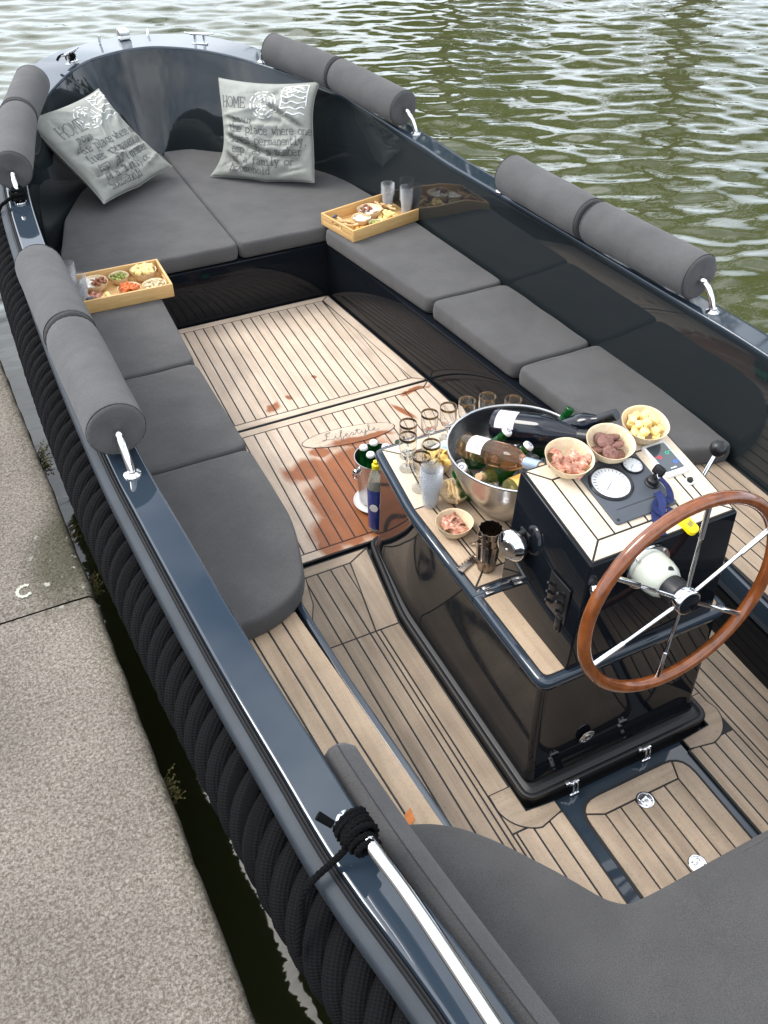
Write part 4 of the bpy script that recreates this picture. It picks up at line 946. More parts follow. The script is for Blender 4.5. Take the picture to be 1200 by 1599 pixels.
for k in range(len(LAY) - 1):
    for i in range(nb): j = (i + 1) % nb; F.append((k * nb + i, k * nb + j, (k + 1) * nb + j, (k + 1) * nb + i))
F.append(tuple((len(LAY) - 1) * nb + i for i in range(nb)))
body = mk('body', V, F, 'gel', con, smooth=35)
ZL = .480
# lid in two pieces: the forward hinged lid and the fixed aft ledge beneath the dashboard
fw = clip(lidp, [(-1, 1.426), (1, 1.426), (1, 3), (-1, 3)]); af = clip(lidp, [(-1, 0), (1, 0), (1, 1.420), (-1, 1.420)])
lprof = [(.004, .440), (-.004, .446), (-.007, .458), (-.005, .470), (0, .4755), (.006, .4770)]
lid = mk('lid', *rings(fw, lprof), 'gelblue', con, smooth=50)
ledge = mk('ledge', *rings(af, lprof), 'gelblue', con, smooth=50)
mk('caulking', *prism(inset(fw, .013), .470, .4785), 'caulk', lid, smooth=None)
mk('caulking', *prism(inset(af, .013), .470, .4785), 'caulk', ledge, smooth=None)
xl, xr = CX - .282, CX + .282
tw = .054
yb_ = 1.807
inn = [(xl + tw, 1.444), (xr - tw, 1.444), (xr - tw, yb_), (CX + .243 - tw, 2.114 - tw), (CX - .243 + tw, 2.114 - tw), (xl + tw, yb_)]
plank([(xl, 1.444), (xl + tw, 1.444 + .05), (xl + tw, yb_), (xl, yb_)], ZL, 'teakC', lid)
plank([(xr - tw, 1.494), (xr, 1.444), (xr, yb_), (xr - tw, yb_)], ZL, 'teakC', lid)
plank([(xl, yb_), (xl + tw, yb_), (CX - .243 + tw, 2.114 - tw), (CX - .243, 2.114)], ZL, 'teakD', lid)
plank([(xr - tw, yb_), (xr, yb_), (CX + .243, 2.114), (CX + .243 - tw, 2.114 - tw)], ZL, 'teakD', lid)
plank([(CX - .243 + tw, 2.114 - tw), (CX + .243 - tw, 2.114 - tw), (CX + .243, 2.114), (CX - .243, 2.114)], ZL, 'teakD', lid)
plank([(xl, 1.444), (xr, 1.444), (xr - tw, 1.494), (xl + tw, 1.494)], ZL, 'teakC', lid)
planks([(xl + tw, 1.494), (xr - tw, 1.494), (xr - tw, yb_), (CX + .243 - tw, 2.114 - tw), (CX - .243 + tw, 2.114 - tw), (xl + tw, yb_)], xl + tw + .012, 0, .0505, ZL, 'teakC', lid, 1.4, 2.2)
for (x0, x1) in ((xl, CX - .216), (CX + .216, xr)):
    plank(roundpoly([(x0, 1.104, .02 if x0 < 0 else .002), (x1, 1.104, .02 if x1 > .2 else .002), (x1, 1.405), (x0, 1.405)], .002, 3), ZL, 'teakC', ledge)
for x in (CX - .255, CX + .255):
    hg = mk('hinge', *boxg(.024, .010, .002, (x, 1.432, .4818), .0006), 'steel', lid); mk('leaf', *boxg(.024, .010, .002, (x, 1.413, .4818), .0006), 'steel', hg)
    mk('pin', *tube([(x - .012, 1.4225, .4825), (x + .012, 1.4225, .4825)], .002, 8), 'steel', hg)

# dashboard box
DX0, DX1 = -.152, .282
A0, A1 = Vector((0, 1.108, .830)), Vector((0, 1.417, .885))
DL = (A1 - A0).length; dS = (A1 - A0).normalized(); dN = Vector((0, -dS.z, dS.y)); dN = dN if dN.z > 0 else -dN
def D(x, s, h=0.0): p = A0 + dS * s + dN * h; return Vector((x, p.y, p.z))
DM = Matrix(((1, 0, 0, 0), (0, dS.y, dN.y, A0.y), (0, dS.z, dN.z, A0.z), (0, 0, 0, 1)))     # local (x, s, h) -> world
bx = [(DX0 - .018, 1.098, .476), (DX1 + .018, 1.098, .476), (DX1 + .018, 1.418, .476), (DX0 - .018, 1.418, .476)]
bm = bmesh.new()
lo = [bm.verts.new(v) for v in bx]; hi = [bm.verts.new(D(DX0, 0)), bm.verts.new(D(DX1, 0)), bm.verts.new(D(DX1, DL)), bm.verts.new(D(DX0, DL))]
bm.faces.new(hi); bm.faces.new(lo[::-1])
for i in range(4): j = (i + 1) % 4; bm.faces.new((lo[i], lo[j], hi[j], hi[i]))
bmesh.ops.recalc_face_normals(bm, faces=bm.faces)
bmesh.ops.bevel(bm, geom=[e for e in bm.edges], offset=.005, segments=3, affect='EDGES', profile=.5)
bm.verts.index_update(); V = [v.co.copy() for v in bm.verts]; F = [[v.index for v in f.verts] for f in bm.faces]; bm.free()
dash = mk('dashboard', V, F, 'gel', con, smooth=35)
def dpl(poly, m): 
    if abs(area2(poly)) < 1e-4: return
    p = inset(poly, .0026); V, F = rings(p, [(0, -.002), (0, .0035), (.0008, .0044)]); mk('plank', *xf((V, F), DM), m, dash, smooth=30)
mk('caulking', *xf(prism([(DX0 + .006, .006), (DX1 - .006, .006), (DX1 - .006, DL - .006), (DX0 + .006, DL - .006)], -.004, .0028), DM), 'caulk', dash, smooth=None)
dx0, dx1, s0, s1, dw = DX0 + .007, DX1 - .007, .007, DL - .007, .050
dpl([(dx0, s0), (dx0 + dw, s0 + dw), (dx0 + dw, s1 - dw), (dx0, s1)], 'teakD'); dpl([(dx1 - dw, s0 + dw), (dx1, s0), (dx1, s1), (dx1 - dw, s1 - dw)], 'teakD')
dpl([(dx0, s0), (dx1, s0), (dx1 - dw, s0 + dw), (dx0 + dw, s0 + dw)], 'teakD'); dpl([(dx0 + dw, s1 - dw), (dx1 - dw, s1 - dw), (dx1, s1), (dx0, s1)], 'teakD')
for k in range(7):
    xa = dx0 + dw + k * .049; xb = min(xa + .049, dx1 - dw)
    if xb - xa > .006: dpl([(xa, s0 + dw), (xb, s0 + dw), (xb, s1 - dw), (xa, s1 - dw)], 'teakD')
# instrument panel
def dlocal(name, g, m, parent=dash, smooth=40): return mk(name, *xf(g, DM), m, parent, smooth=smooth)
pan = dlocal('instrument_panel', prism(roundpoly([(-.030, .075), (.150, .075), (.150, .262), (-.030, .262)], .008, 4), .003, .0105, .0015), 'panel')
for (x, s) in ((-.020, .085), (.140, .085)): dlocal('screw', xf(lathe([(0, 0), (.004, 0), (.004, .0015), (0, .002)], 10), Matrix.Translation((x, s, .0102))), 'black', pan)
for (x, s, r) in ((.030, .188, .050), (.117, .217, .0255)):
    g = dlocal('gauge', xf(lathe([(r * .98, 0), (r * 1.12, 0), (r * 1.13, .003), (r * 1.06, .006), (r * .98, .005), (r * .97, .001)], 40, cap=False), Matrix.Translation((x, s, .0100))), 'black', pan)
    dlocal('dial', xf(lathe([(0, 0), (r, 0), (r, .002), (r * .8, .0032), (0, .0042)], 40), Matrix.Translation((x, s, .0095))), 'dialglass', g)
    ticks = []
    for k in range(21 if r > .04 else 9):
        an = R(225 - 270 * k / (20 if r > .04 else 8)); ticks.append(xf(boxg(r * .16, r * .022, .0006), Matrix.Translation((x + math.cos(an) * r * .80, s + math.sin(an) * r * .80, .0133)) @ Matrix.Rotation(an, 4, 'Z')))
    ticks.append(xf(boxg(r * .6, r * .03, .0006, (r * .25, 0, 0)), Matrix.Translation((x, s, .0142)) @ Matrix.Rotation(R(215), 4, 'Z')))
    stuff(dlocal('scale_marks', merge(*ticks), 'panel', g))
dlocal('groove', boxg(.13, .0012, .0008, (.06, .112, .0107)), 'black', pan)
ks = dlocal('key_switch', xf(lathe([(0, 0), (.019, 0), (.019, .004), (.015, .006), (.015, .016), (.011, .019), (0, .019)], 24), Matrix.Translation((.128, .150, .0100))), 'black', pan)
dlocal('key', merge(boxg(.005, .014, .016, (.128, .150, .034), .001), xf(boxg(.006, .030, .026, (0, 0, .015), .006, 3), Matrix.Translation((.128, .150, .040)) @ Matrix.Rotation(R(18), 4, 'Y') @ Matrix.Rotation(R(25), 4, 'Z'))), 'black', ks)
# battery display
disp = dlocal('display', prism(roundpoly([(.176, .150), (.246, .150), (.246, .262), (.176, .262)], .008, 4), .003, .0125, .003), 'white')
dlocal('screen', prism(roundpoly([(.183, .164), (.239, .164), (.239, .252), (.183, .252)], .004, 3), .010, .0131), 'screen', disp)
for (x, s, m) in ((.197, .212, 'red'), (.2245, .219, 'green'), (.226, .186, 'bluei')):
    dlocal('icon', xf(lathe([(.0032, 0), (.0055, 0), (.0055, .0005), (.0032, .0005)], 14, cap=False), Matrix.Translation((x, s, .0131))), m, disp)
    dlocal('icon', boxg(.006, .0022, .0005, (x - .010 if m == 'red' else x + .010, s + .003, .0133)), m, disp)
dlocal('lettering', merge(*[boxg(.0022, .004, .0005, (.203 + i * .0036, .171, .0133)) for i in range(5)]), 'white', disp)
pbt = dlocal('push_button', xf(lathe([(.0, 0), (.0125, 0), (.0125, .004), (.010, .006), (.008, .006)], 22), Matrix.Translation((.224, .122, .004))), 'chrome')
dlocal('knob', xf(lathe([(0, 0), (.0078, 0), (.0078, .006), (.006, .009), (0, .010)], 18), Matrix.Translation((.224, .122, .008))), 'black', pbt)
# port side: searchlight-like horn, switch panel
hn = Vector((-.93, -.34, .10)).normalized(); hc = Vector((-.196, 1.352, .705))
hm = Matrix.Translation(hc) @ hn.to_track_quat('Z', 'X').to_matrix().to_4x4() @ Matrix.Scale(1.2, 4)
horn = mk('horn', *xf(lathe([(0, -.024), (.020, -.024), (.033, -.014), (.036, -.006), (.036, .002), (.0335, .006), (.030, .0075), (.022, .016), (.0205, .0165), (0, .0172)], 32), hm), 'chrome', con)
mk('face', *xf(lathe([(0, .0173), (.0195, .0170), (.0195, .0180), (.004, .0192), (.003, .0215), (0, .0225)], 28), hm), 'steel', horn)
mk('bracket', *merge(boxg(.036, .014, .030, (-.168, 1.352, .716), .004), boxg(.012, .044, .060, (-.157, 1.352, .712), .004), tube([(-.190, 1.352, .735), (-.160, 1.352, .740)], .008, 10)), 'black', horn)
sp = mk('switch_panel', *boxg(.004, .080, .120, (-.1635, 1.185, .660), .0015), 'black', con)
for r_ in range(3):
    for c_ in range(2):
        y, z = 1.205 - .040 * c_, .692 - .030 * r_
        tg = mk('toggle', *tube([(-.1645, y, z), (-.171, y, z)], .0075, 12), 'rubber', sp)
        mk('lever', *tube([(-.168, y, z), (-.180, y, z + .010), (-.186, y, z + .014)], [.0045, .004, .0035], 8), 'black', tg)
mk('socket_cover', *merge(boxg(.008, .022, .050, (-.1665, 1.165, .588), .003), boxg(.004, .010, .010, (-.172, 1.165, .572), .002)), 'black', con)
h2 = mk('horn', *xf(lathe([(0, -.02), (.014, -.02), (.020, -.006), (.021, 0), (.018, .008), (.010, .014), (0, .016)], 24), Matrix.Translation((-.135, 1.086, .765)) @ Matrix.Rotation(R(90), 4, 'X')), 'chrome', con)
# throttle lever, starboard side
lev = mk('throttle_lever', *merge(tube([(.330, 1.33, .62), (.372, 1.335, .66)], .010, 10), tube([(.372, 1.335, .655), (.452, 1.362, .765)], [.0075, .006], 10), xf(lathe([(0, -.004), (.022, -.004), (.022, .008), (.014, .012), (0, .012)], 18), Matrix.Translation((.318, 1.33, .615)) @ Matrix.Rotation(R(90), 4, 'Y'))), 'chrome', con)
bmx = bmesh.new(); bmesh.ops.create_uvsphere(bmx, u_segments=24, v_segments=14, radius=.0235); gs = ([v.co.copy() for v in bmx.verts], [[v.index for v in f.verts] for f in bmx.faces]); bmx.free()
mk('knob', *xf(gs, Matrix.Translation((.463, 1.366, .782))), 'black', lev)
mk('bracket', *boxg(.05, .06, .03, (.318, 1.33, .60), .006), 'black', lev)
# steering: helm pump and six-spoke mahogany wheel
AW = R(4.6); wn_ = Vector((0, -math.cos(AW), math.sin(AW))); we2 = Vector((0, math.sin(AW), math.cos(AW)))
wf = Vector((.010, 1.094, .773))
def wm(p): return Matrix.Translation(p) @ Matrix(((1, 0, 0), (0, we2.y, wn_.y), (0, we2.z, wn_.z))).to_4x4()
WF = wm(wf)
pump = mk('helm_pump', *xf(lathe([(.030, -.035), (.047, -.022), (.049, .000), (.048, .040), (.044, .060), (.036, .074), (.028, .080), (0, .080)], 36), WF), 'cream', con)
mk('flange', *xf(merge(lathe([(.03, -.004), (.062, -.004), (.062, .002), (.050, .005), (.046, .004)], 36)), WF @ Matrix.Translation((0, 0, .002))), 'chrome', pump)
for k in range(4):
    an = R(45 + 90 * k); mk('bolt', *xf(lathe([(0, 0), (.005, 0), (.005, .003), (0, .004)], 8), WF @ Matrix.Translation((math.cos(an) * .055, math.sin(an) * .055, .005))), 'steel', pump)
mk('filler_plug', *xf(lathe([(0, 0), (.010, 0), (.010, .005), (.008, .008), (0, .009)], 20), WF @ Matrix.Translation((.006, .033, .062)) @ Matrix.Rotation(R(-38), 4, 'X')), 'black', pump)
HUB = WF @ Matrix.Translation((0, 0, .128)); RIMP = WF @ Matrix.Translation((0, 0, .1185))
WR, WT = .2655, .0155
rimpts = [RIMP @ Vector((WR * math.cos(t), WR * math.sin(t), 0)) for t in [i * 2 * math.pi / 72 for i in range(72)]]
wheel = mk('steering_wheel', *xf(lathe([(0, -.030), (.020, -.030), (.024, -.010), (.033, -.006), (.0345, .006), (.032, .016), (.030, .0175), (.027, .0175)], 32), HUB), 'chrome', con)
mk('hub_collar', *xf(lathe([(.0, -.055), (.030, -.055), (.034, -.040), (.034, -.012), (.030, -.008), (0, -.008)], 28), HUB), 'black', wheel)
mk('hub_cap', *xf(lathe([(0, .010), (.0275, .010), (.0275, .0185), (.022, .0205), (0, .0215)], 28), HUB), 'gel', wheel)
mk('rim', *tube(rimpts, WT, 16, closed=True), 'mahogany', wheel)
for k in range(6):
    an = R(25 + 60 * k); d = Vector((math.cos(an), math.sin(an), 0))
    p0, p1, p2 = HUB @ (d * .030), (HUB @ (d * .030)).lerp(RIMP @ (d * (WR - WT * .5)), .60), RIMP @ (d * (WR - WT * .5))
    mk('spoke', *tube([p0, p0.lerp(p1, .5), p1, p1.lerp(p2, .02), p1.lerp(p2, .04), p2], [.0050, .0048, .0048, .0062, .0068, .0066], 10), 'chrome', wheel)
# aft face: lift ring, latches on the plinth
RM = Matrix.Translation((-.082, 1.083, .175)) @ Matrix.Rotation(R(88), 4, 'X')
ring_pull(con, Matrix.Translation((-.060, 1.0805, .150)) @ Matrix.Rotation(R(92.5), 4, 'X') @ Matrix.Rotation(R(-15), 4, 'Z'))
for x in (-.120, .132):
    l = mk('latch', *merge(boxg(.030, .010, .014, (x, 1.028, .038), .002), boxg(.014, .014, .012, (x - .018, 1.034, .036), .003)), 'chrome', con)
    mk('hook', *merge(tube([(x - .006, 1.020, .042), (x - .006, 1.014, .014), (x - .006, 1.020, -.008)], .0032, 8), tube([(x + .006, 1.020, .042), (x + .006, 1.014, .014), (x + .006, 1.020, -.008)], .0032, 8)), 'chrome', l)
    mk('catch', *merge(boxg(.030, .020, .008, (x, 1.010, -.014), .003), tube([(x - .014, 1.018, -.006), (x + .014, 1.018, -.006)], .005, 8)), 'chrome', l)

# key float on its strap
kf = top('key_float', 'yellow foam key float on a navy strap hanging over the dashboard', 'key float', (.11, 1.15, .85))
bend = crom([D(.128, .135, .045), D(.140, .110, .030), D(.128, .085, .022), D(.098, .092, .016), D(.080, .070, .018), D(.098, .048, .014), D(.115, .060, .022)], 6)
def strap(path, w, th, up):
    V, F = [], []
    for i, p in enumerate(path):
        tg = (path[min(i + 1, len(path) - 1)] - path[max(i - 1, 0)]).normalized(); s = tg.cross(up).normalized(); n = s.cross(tg).normalized()
        for a, b in ((-w, -th), (w, -th), (w, th), (-w, th)): V.append(p + s * a + n * b)
    for i in range(len(path) - 1):
        for k in range(4): F.append((i * 4 + k, i * 4 + (k + 1) % 4, (i + 1) * 4 + (k + 1) % 4, (i + 1) * 4 + k))
    F += [(0, 1, 2, 3), tuple((len(path) - 1) * 4 + k for k in range(4))]
    return V, F
mk('strap', *strap(bend, .0095, .0012, Vector((.3, -.3, .9))), 'navy', kf, smooth=30)
mk('strap', *strap(crom([D(.085, .080, .016), D(.070, .060, .012), D(.060, .030, .007), D(.058, .008, .006)], 6), .0095, .0012, dN), 'navy', kf, smooth=30)
mk('strap', *strap(crom([D(.118, .118, .016), D(.102, .082, .026), D(.085, .060, .014), D(.075, .075, .010)], 6), .0095, .0012, Vector((-.4, .2, .9))), 'navy', kf, smooth=30)
ringp = [D(.138 + .011 * math.cos(t), .142 + .011 * math.sin(t), .042 + .006 * math.sin(t)) for t in [k * 2 * math.pi / 20 for k in range(20)]]
mk('split_ring', *tube(ringp, .0014, 6, closed=True), 'chrome', kf)
fo = roundpoly([(-.014, 0, .010), (.014, 0, .010), (.0155, .075, .016), (-.0155, .075, .016)], .012, 6)
f_o, f_d = D(.118, .055, .017), (D(.140, -.020, .002) - D(.118, .055, .017)).normalized()
fx = f_d.cross(dN).normalized(); fn = fx.cross(f_d).normalized(); fn = fn if fn.z > 0 else -fn
FM = Matrix(((fx.x, f_d.x, fn.x, f_o.x), (fx.y, f_d.y, fn.y, f_o.y), (fx.z, f_d.z, fn.z, f_o.z), (0, 0, 0, 1)))
mk('float', *xf(rings(fo, [(.003, -.009), (0, -.006), (0, .006), (.003, .009)]), FM), 'yellow', kf, smooth=40)
mk('lettering', *xf(ribbon([Vector((-.009 + .0011 * k, .050 + (.008 if (k // 2) % 2 else -.008) * (1 - .3 * (k % 3 == 0)), .0094)) for k in range(17)], .0012), FM), 'ink', kf, smooth=None)
mk('cord', *tube(crom([D(.105, .075, .012), D(.112, .065, .016), f_o + dN * .002], 5), .0022, 6), 'black', kf)

# ------------------------------------------------------------------ lettered pillows
GL = {  # typewriter strokes on a 4 x 6 grid, baseline 0, x-height 4
 'a': [[(.6, 3.6), (1.6, 4), (2.6, 3.8), (3, 3), (3, .6), (3.3, 0), (3.9, 0)], [(3, 2.3), (1.2, 2.2), (.4, 1.3), (.8, .2), (1.9, 0), (3, .9)]],
 'b': [[(0, 6), (.8, 6), (.8, 0)], [(.8, 2.9), (1.6, 3.9), (2.8, 3.9), (3.7, 2.8), (3.7, 1.2), (2.8, .1), (1.6, .1), (.8, 1)]],
 'c': [[(3.4, 2.9), (3.3, 3.9)], [(3.4, 3.2), (2.4, 4), (1.2, 3.8), (.4, 2.6), (.4, 1.3), (1.3, .1), (2.5, 0), (3.6, .8)]],
 'd': [[(2.5, 6), (3.2, 6), (3.2, 0), (4, 0)], [(3.2, 2.9), (2.4, 3.9), (1.2, 3.9), (.3, 2.8), (.3, 1.2), (1.2, .1), (2.4, .1), (3.2, 1)]],
 'e': [[(.4, 2.1), (3.6, 2.1), (3.5, 3.1), (2.6, 4), (1.4, 4), (.4, 2.8), (.4, 1.2), (1.4, 0), (2.6, 0), (3.6, .7)]],
 'f': [[(.6, 0), (2.8, 0)], [(1.6, 0), (1.6, 4.8), (2.2, 5.9), (3.4, 5.8)], [(.4, 3.9), (3, 3.9)]],
 'h': [[(0, 6), (.8, 6), (.8, 0)], [(0, 0), (1.6, 0)], [(.8, 2.7), (1.6, 3.9), (2.6, 3.9), (3.2, 3), (3.2, 0)], [(2.5, 0), (4, 0)]],
 'i': [[(.9, 4), (2, 4), (2, 0)], [(.6, 0), (3.5, 0)], [(1.9, 5.5), (2.1, 5.7)]],
 'l': [[(.9, 6), (2, 6), (2, 0)], [(.6, 0), (3.5, 0)]],
 'm': [[(0, 4), (.6, 4), (.6, 0)], [(0, 0), (1.1, 0)], [(.6, 3.2), (1.2, 4), (1.8, 3.8), (2, 3), (2, 0)], [(2, 3.2), (2.6, 4), (3.2, 3.8), (3.4, 3), (3.4, 0)], [(1.6, 0), (2.5, 0)], [(3, 0), (4, 0)]],
 'n': [[(0, 4), (.8, 4), (.8, 0)], [(0, 0), (1.6, 0)], [(.8, 2.7), (1.6, 3.9), (2.6, 3.9), (3.2, 3), (3.2, 0)], [(2.5, 0), (4, 0)]],
 'o': [[(2, 4), (.9, 3.6), (.3, 2.4), (.3, 1.5), (.9, .4), (2, 0), (3.1, .4), (3.7, 1.5), (3.7, 2.4), (3.1, 3.6), (2, 4)]],
 'p': [[(0, 4), (.8, 4), (.8, -2)], [(0, -2), (1.9, -2)], [(.8, 2.9), (1.6, 3.9), (2.8, 3.9), (3.7, 2.8), (3.7, 1.2), (2.8, .1), (1.6, .1), (.8, 1)]],
 'r': [[(.4, 4), (1.3, 4), (1.3, 0)], [(.3, 0), (2.7, 0)], [(1.3, 2.6), (2.1, 3.7), (3, 4), (3.6, 3.5)]],
 's': [[(3.3, 2.9), (3.3, 4)], [(3.3, 3.3), (2.3, 4), (1.2, 3.9), (.6, 3), (1.2, 2.3), (2.8, 1.8), (3.4, 1), (2.8, .1), (1.6, 0), (.6, .7)], [(.6, 1.1), (.6, 0)]],
 't': [[(1.5, 5.6), (1.5, 1), (2, .1), (2.8, 0), (3.6, .5)], [(.4, 4), (3.3, 4)]],
 'u': [[(0, 4), (.8, 4), (.8, 1.1), (1.4, .1), (2.4, .1), (3.2, 1.2)], [(2.5, 4), (3.2, 4), (3.2, 0), (4, 0)]],
 'v': [[(0, 4), (1.5, 4)], [(2.5, 4), (4, 4)], [(.7, 4), (2, 0), (3.3, 4)]],
 'w': [[(0, 4), (1.1, 4)], [(2.9, 4), (4, 4)], [(.5, 4), (1.1, 0), (2, 3), (2.9, 0), (3.5, 4)]],
 'y': [[(0, 4), (1.5, 4)], [(2.5, 4), (4, 4)], [(.7, 4), (2.1, .2)], [(3.3, 4), (1.6, -1.6), (1, -2), (.2, -2)]],
 'x': [[(0, 4), (1.4, 4)], [(2.6, 4), (4, 4)], [(.6, 4), (3.4, 0)], [(3.4, 4), (.6, 0)], [(0, 0), (1.4, 0)], [(2.6, 0), (4, 0)]],
 'k': [[(0, 6), (.8, 6), (.8, 0)], [(0, 0), (1.6, 0)], [(3.4, 4), (.9, 1.6)], [(1.6, 2.3), (3.4, 0), (4, 0)]],
 ',': [[(2, .5), (1.9, -.4), (1.4, -1.2)]], '.': [[(1.8, .1), (2.2, .3)]], '/': [[(.6, -1), (3.4, 6)]],
 'H': [[(.6, 0), (.6, 6)], [(3.4, 0), (3.4, 6)], [(.6, 3), (3.4, 3)], [(0, 0), (1.3, 0)], [(0, 6), (1.3, 6)], [(2.7, 0), (4, 0)], [(2.7, 6), (4, 6)]],
 'O': [[(2, 6), (.8, 5.3), (.2, 3.6), (.2, 2.4), (.8, .7), (2, 0), (3.2, .7), (3.8, 2.4), (3.8, 3.6), (3.2, 5.3), (2, 6)]],
 'M': [[(0, 0), (1.1, 0)], [(.5, 0), (.5, 6)], [(0, 6), (.7, 6), (2, 2), (3.3, 6), (4, 6)], [(3.5, 6), (3.5, 0)], [(2.9, 0), (4, 0)]],
 'E': [[(0, 0), (3.6, 0), (3.6, 1.5)], [(.7, 0), (.7, 6)], [(0, 6), (3.5, 6), (3.5, 4.6)], [(.7, 3.1), (2.5, 3.1)], [(2.5, 2.4), (2.5, 3.8)]],
}
def seg_fine(pts, step):
    out = []
    for p, q in zip(pts, pts[1:]):
        n = max(1, int(math.hypot(q[0] - p[0], q[1] - p[1]) / step))
        for k in range(n): out.append((p[0] + (q[0] - p[0]) * k / n, p[1] + (q[1] - p[1]) * k / n))
    return out + [pts[-1]]
def pillow(name, c, u, v, half, T, seed, label, lines, creases=(), corner=(0, 0, 0, 0)):
    c, u, v = Vector(c), Vector(u).normalized(), Vector(v); v = (v - u * u.dot(v)).normalized(); n = u.cross(v)
    r = random.Random(seed); folds = [(r.uniform(-.8, .8), r.uniform(-.9, .9), r.uniform(0, 3.14), r.uniform(.12, .30), r.choice((-1, 1, 1)) * r.uniform(.008, .020)) for _ in range(17)] + [(r.uniform(-.9, .9), r.uniform(-.9, .9), r.uniform(0, 3.14), r.uniform(.06, .12), r.choice((-1, 1)) * r.uniform(.002, .005)) for _ in range(26)]
    hu, hv = half
    def surf(a, b, side=1):
        ka, kb = 1 - .085 * (1 - b * b) * abs(a) ** 1.5, 1 - .085 * (1 - a * a) * abs(b) ** 1.5
        t = T * (max(0, (1 - a * a)) * max(0, (1 - b * b))) ** .42
        w = 0
        for (fa, fb, th, wd, am) in folds:
            d = (a - fa) * math.sin(th) - (b - fb) * math.cos(th); l = (a - fa) * math.cos(th) + (b - fb) * math.sin(th)
            w += am * math.exp(-(d / (wd * .35)) ** 2) * math.exp(-(l / .55) ** 2)
        for (a0, b0, a1, b1, dp) in creases:
            lx, ly = a1 - a0, b1 - b0; LL = math.hypot(lx, ly); lx /= LL; ly /= LL
            q = (a - a0) * lx + (b - b0) * ly; d = -(a - a0) * ly + (b - b0) * lx
            fall = max(0.0, min(1.0, q / .18)) * max(0.0, min(1.0, (LL - q) / .35))
            w += dp * fall * (-math.exp(-(d / .035) ** 2) + .75 * math.exp(-((d - .11) / .085) ** 2) + .35 * math.exp(-((d + .10) / .07) ** 2))
        edge = min(1, 4 * max(0, 1 - max(abs(a), abs(b))))
        sag = -.05 * (1 - b) * .5 * (1 - abs(a)) * (1 if side > 0 else .4)
        cx_ = sum(k_ * max(0, sa * a) ** 3 * max(0, sb * b) ** 3 * sa for k_, sa, sb in zip(corner, (-1, 1, -1, 1), (-1, -1, 1, 1)))
        p = c + u * (a * hu * ka + cx_ + .012 * math.sin(b * 2.4 + seed)) + v * (b * hv * kb + sag * .6)
        return p + n * side * (t + (w * edge if side > 0 else w * .4 * edge) - .0)
    N = 96; V, F = [], []
    gi = {}
    for s in (1, -1):
        for i in range(N + 1):
            for j in range(N + 1):
                if s < 0 and (i in (0, N) or j in (0, N)): gi[s, i, j] = gi[1, i, j]; continue
                gi[s, i, j] = len(V); V.append(surf(-1 + 2 * i / N, -1 + 2 * j / N, s))
        for i in range(N):
            for j in range(N):
                q = (gi[s, i, j], gi[s, i + 1, j], gi[s, i + 1, j + 1], gi[s, i, j + 1]); F.append(q if s > 0 else q[::-1])
    o = tag(mk(name, V, F, 'pillow', None, smooth=70), label, 'pillow', 'lettered pillows')
    edge = [V[gi[1, i, 0]] for i in range(N)] + [V[gi[1, N, j]] for j in range(N)] + [V[gi[1, N - i, N]] for i in range(N)] + [V[gi[1, 0, N - j]] for j in range(N)]
    mk('piping', *tube(edge, .0022, 6, closed=True), 'pillow', o)
    def print_strokes(strokes, w, m, nm):
        VV, FF = [], []
        for st in strokes:
            if len(st) < 2: continue
            fp = seg_fine(st, .02); k0 = len(VV)
            for i, (a, b) in enumerate(fp):
                a2, b2 = fp[min(i + 1, len(fp) - 1)]; a1, b1 = fp[max(i - 1, 0)]
                dx, dy = a2 - a1, b2 - b1; L = math.hypot(dx, dy) or 1
                px, py = -dy / L * w, dx / L * w
                if abs(a) > .985 or abs(b) > .985: pass
                for sg in (-1, 1):
                    aa, bb = max(-.99, min(.99, a + sg * px)), max(-.99, min(.99, b + sg * py))
                    e = 8e-3; s0_ = surf(aa, bb); nn = (surf(aa + e, bb) - surf(aa - e, bb)).cross(surf(aa, bb + e) - surf(aa, bb - e)).normalized()
                    VV.append(s0_ + nn * .0020)
            for i in range(len(fp) - 1): FF.append((k0 + 2 * i, k0 + 2 * i + 1, k0 + 2 * i + 3, k0 + 2 * i + 2))
        return mk(nm, VV, FF, m, o, smooth=70)
    st = []
    for (txt, a0, b0, h, adv) in lines:
        x = a0
        for ch in txt:
            for s_ in GL.get(ch, []):
                st.append([(x + px * h / 6 * .92, b0 + py * h / 6) for px, py in s_])
            x += adv
    stuff(print_strokes(st, .0075, 'ink', 'lettering'))
    # white postmark and postage-stamp print
    ws = []
    for rr_ in (.27, .20): ws += [[(.02 + rr_ * math.cos(t), .52 + rr_ * math.sin(t)) for t in [R(a_) for a_ in range(s0, s0 + 26, 6)]] for s0 in range(0, 360, 36)]
    for k in range(26):
        a_ = r.uniform(0, 6.28); q = r.uniform(.04, .24); ws.append([(.02 + q * math.cos(a_), .52 + q * math.sin(a_)), (.02 + q * math.cos(a_) + r.uniform(-.07, .07), .52 + q * math.sin(a_) + r.uniform(-.06, .06))])
    for k in range(5): b = .80 - k * .115; ws.append([(.36 + t * .05, b + .022 * math.sin(t * 1.25 + k)) for t in range(11)])
    ws += [[(.40, .90), (.86, .93)], [(.40, .90), (.38, .45)], [(.86, .93), (.88, .5)]]
    for k in range(22): x, y = r.uniform(.46, .82), r.uniform(.66, .90); ws.append([(x - .025, y), (x + .025, y + r.uniform(-.03, .03))])
    print_strokes(ws, .010, 'whiteink', 'stamp_print')
    return o
PT = [('HOME', -.80, .30, .26, .165), ('/houm/', -.62, .09, .13, .105), ('the place where one', -.74, -.10, .155, .0915), ('lives permanently,', -.74, -.30, .155, .0915), ('esp. as a member', -.70, -.50, .155, .0915), ('of a family or', -.70, -.70, .155, .0915), ('household', -.70, -.89, .15, .0915)]
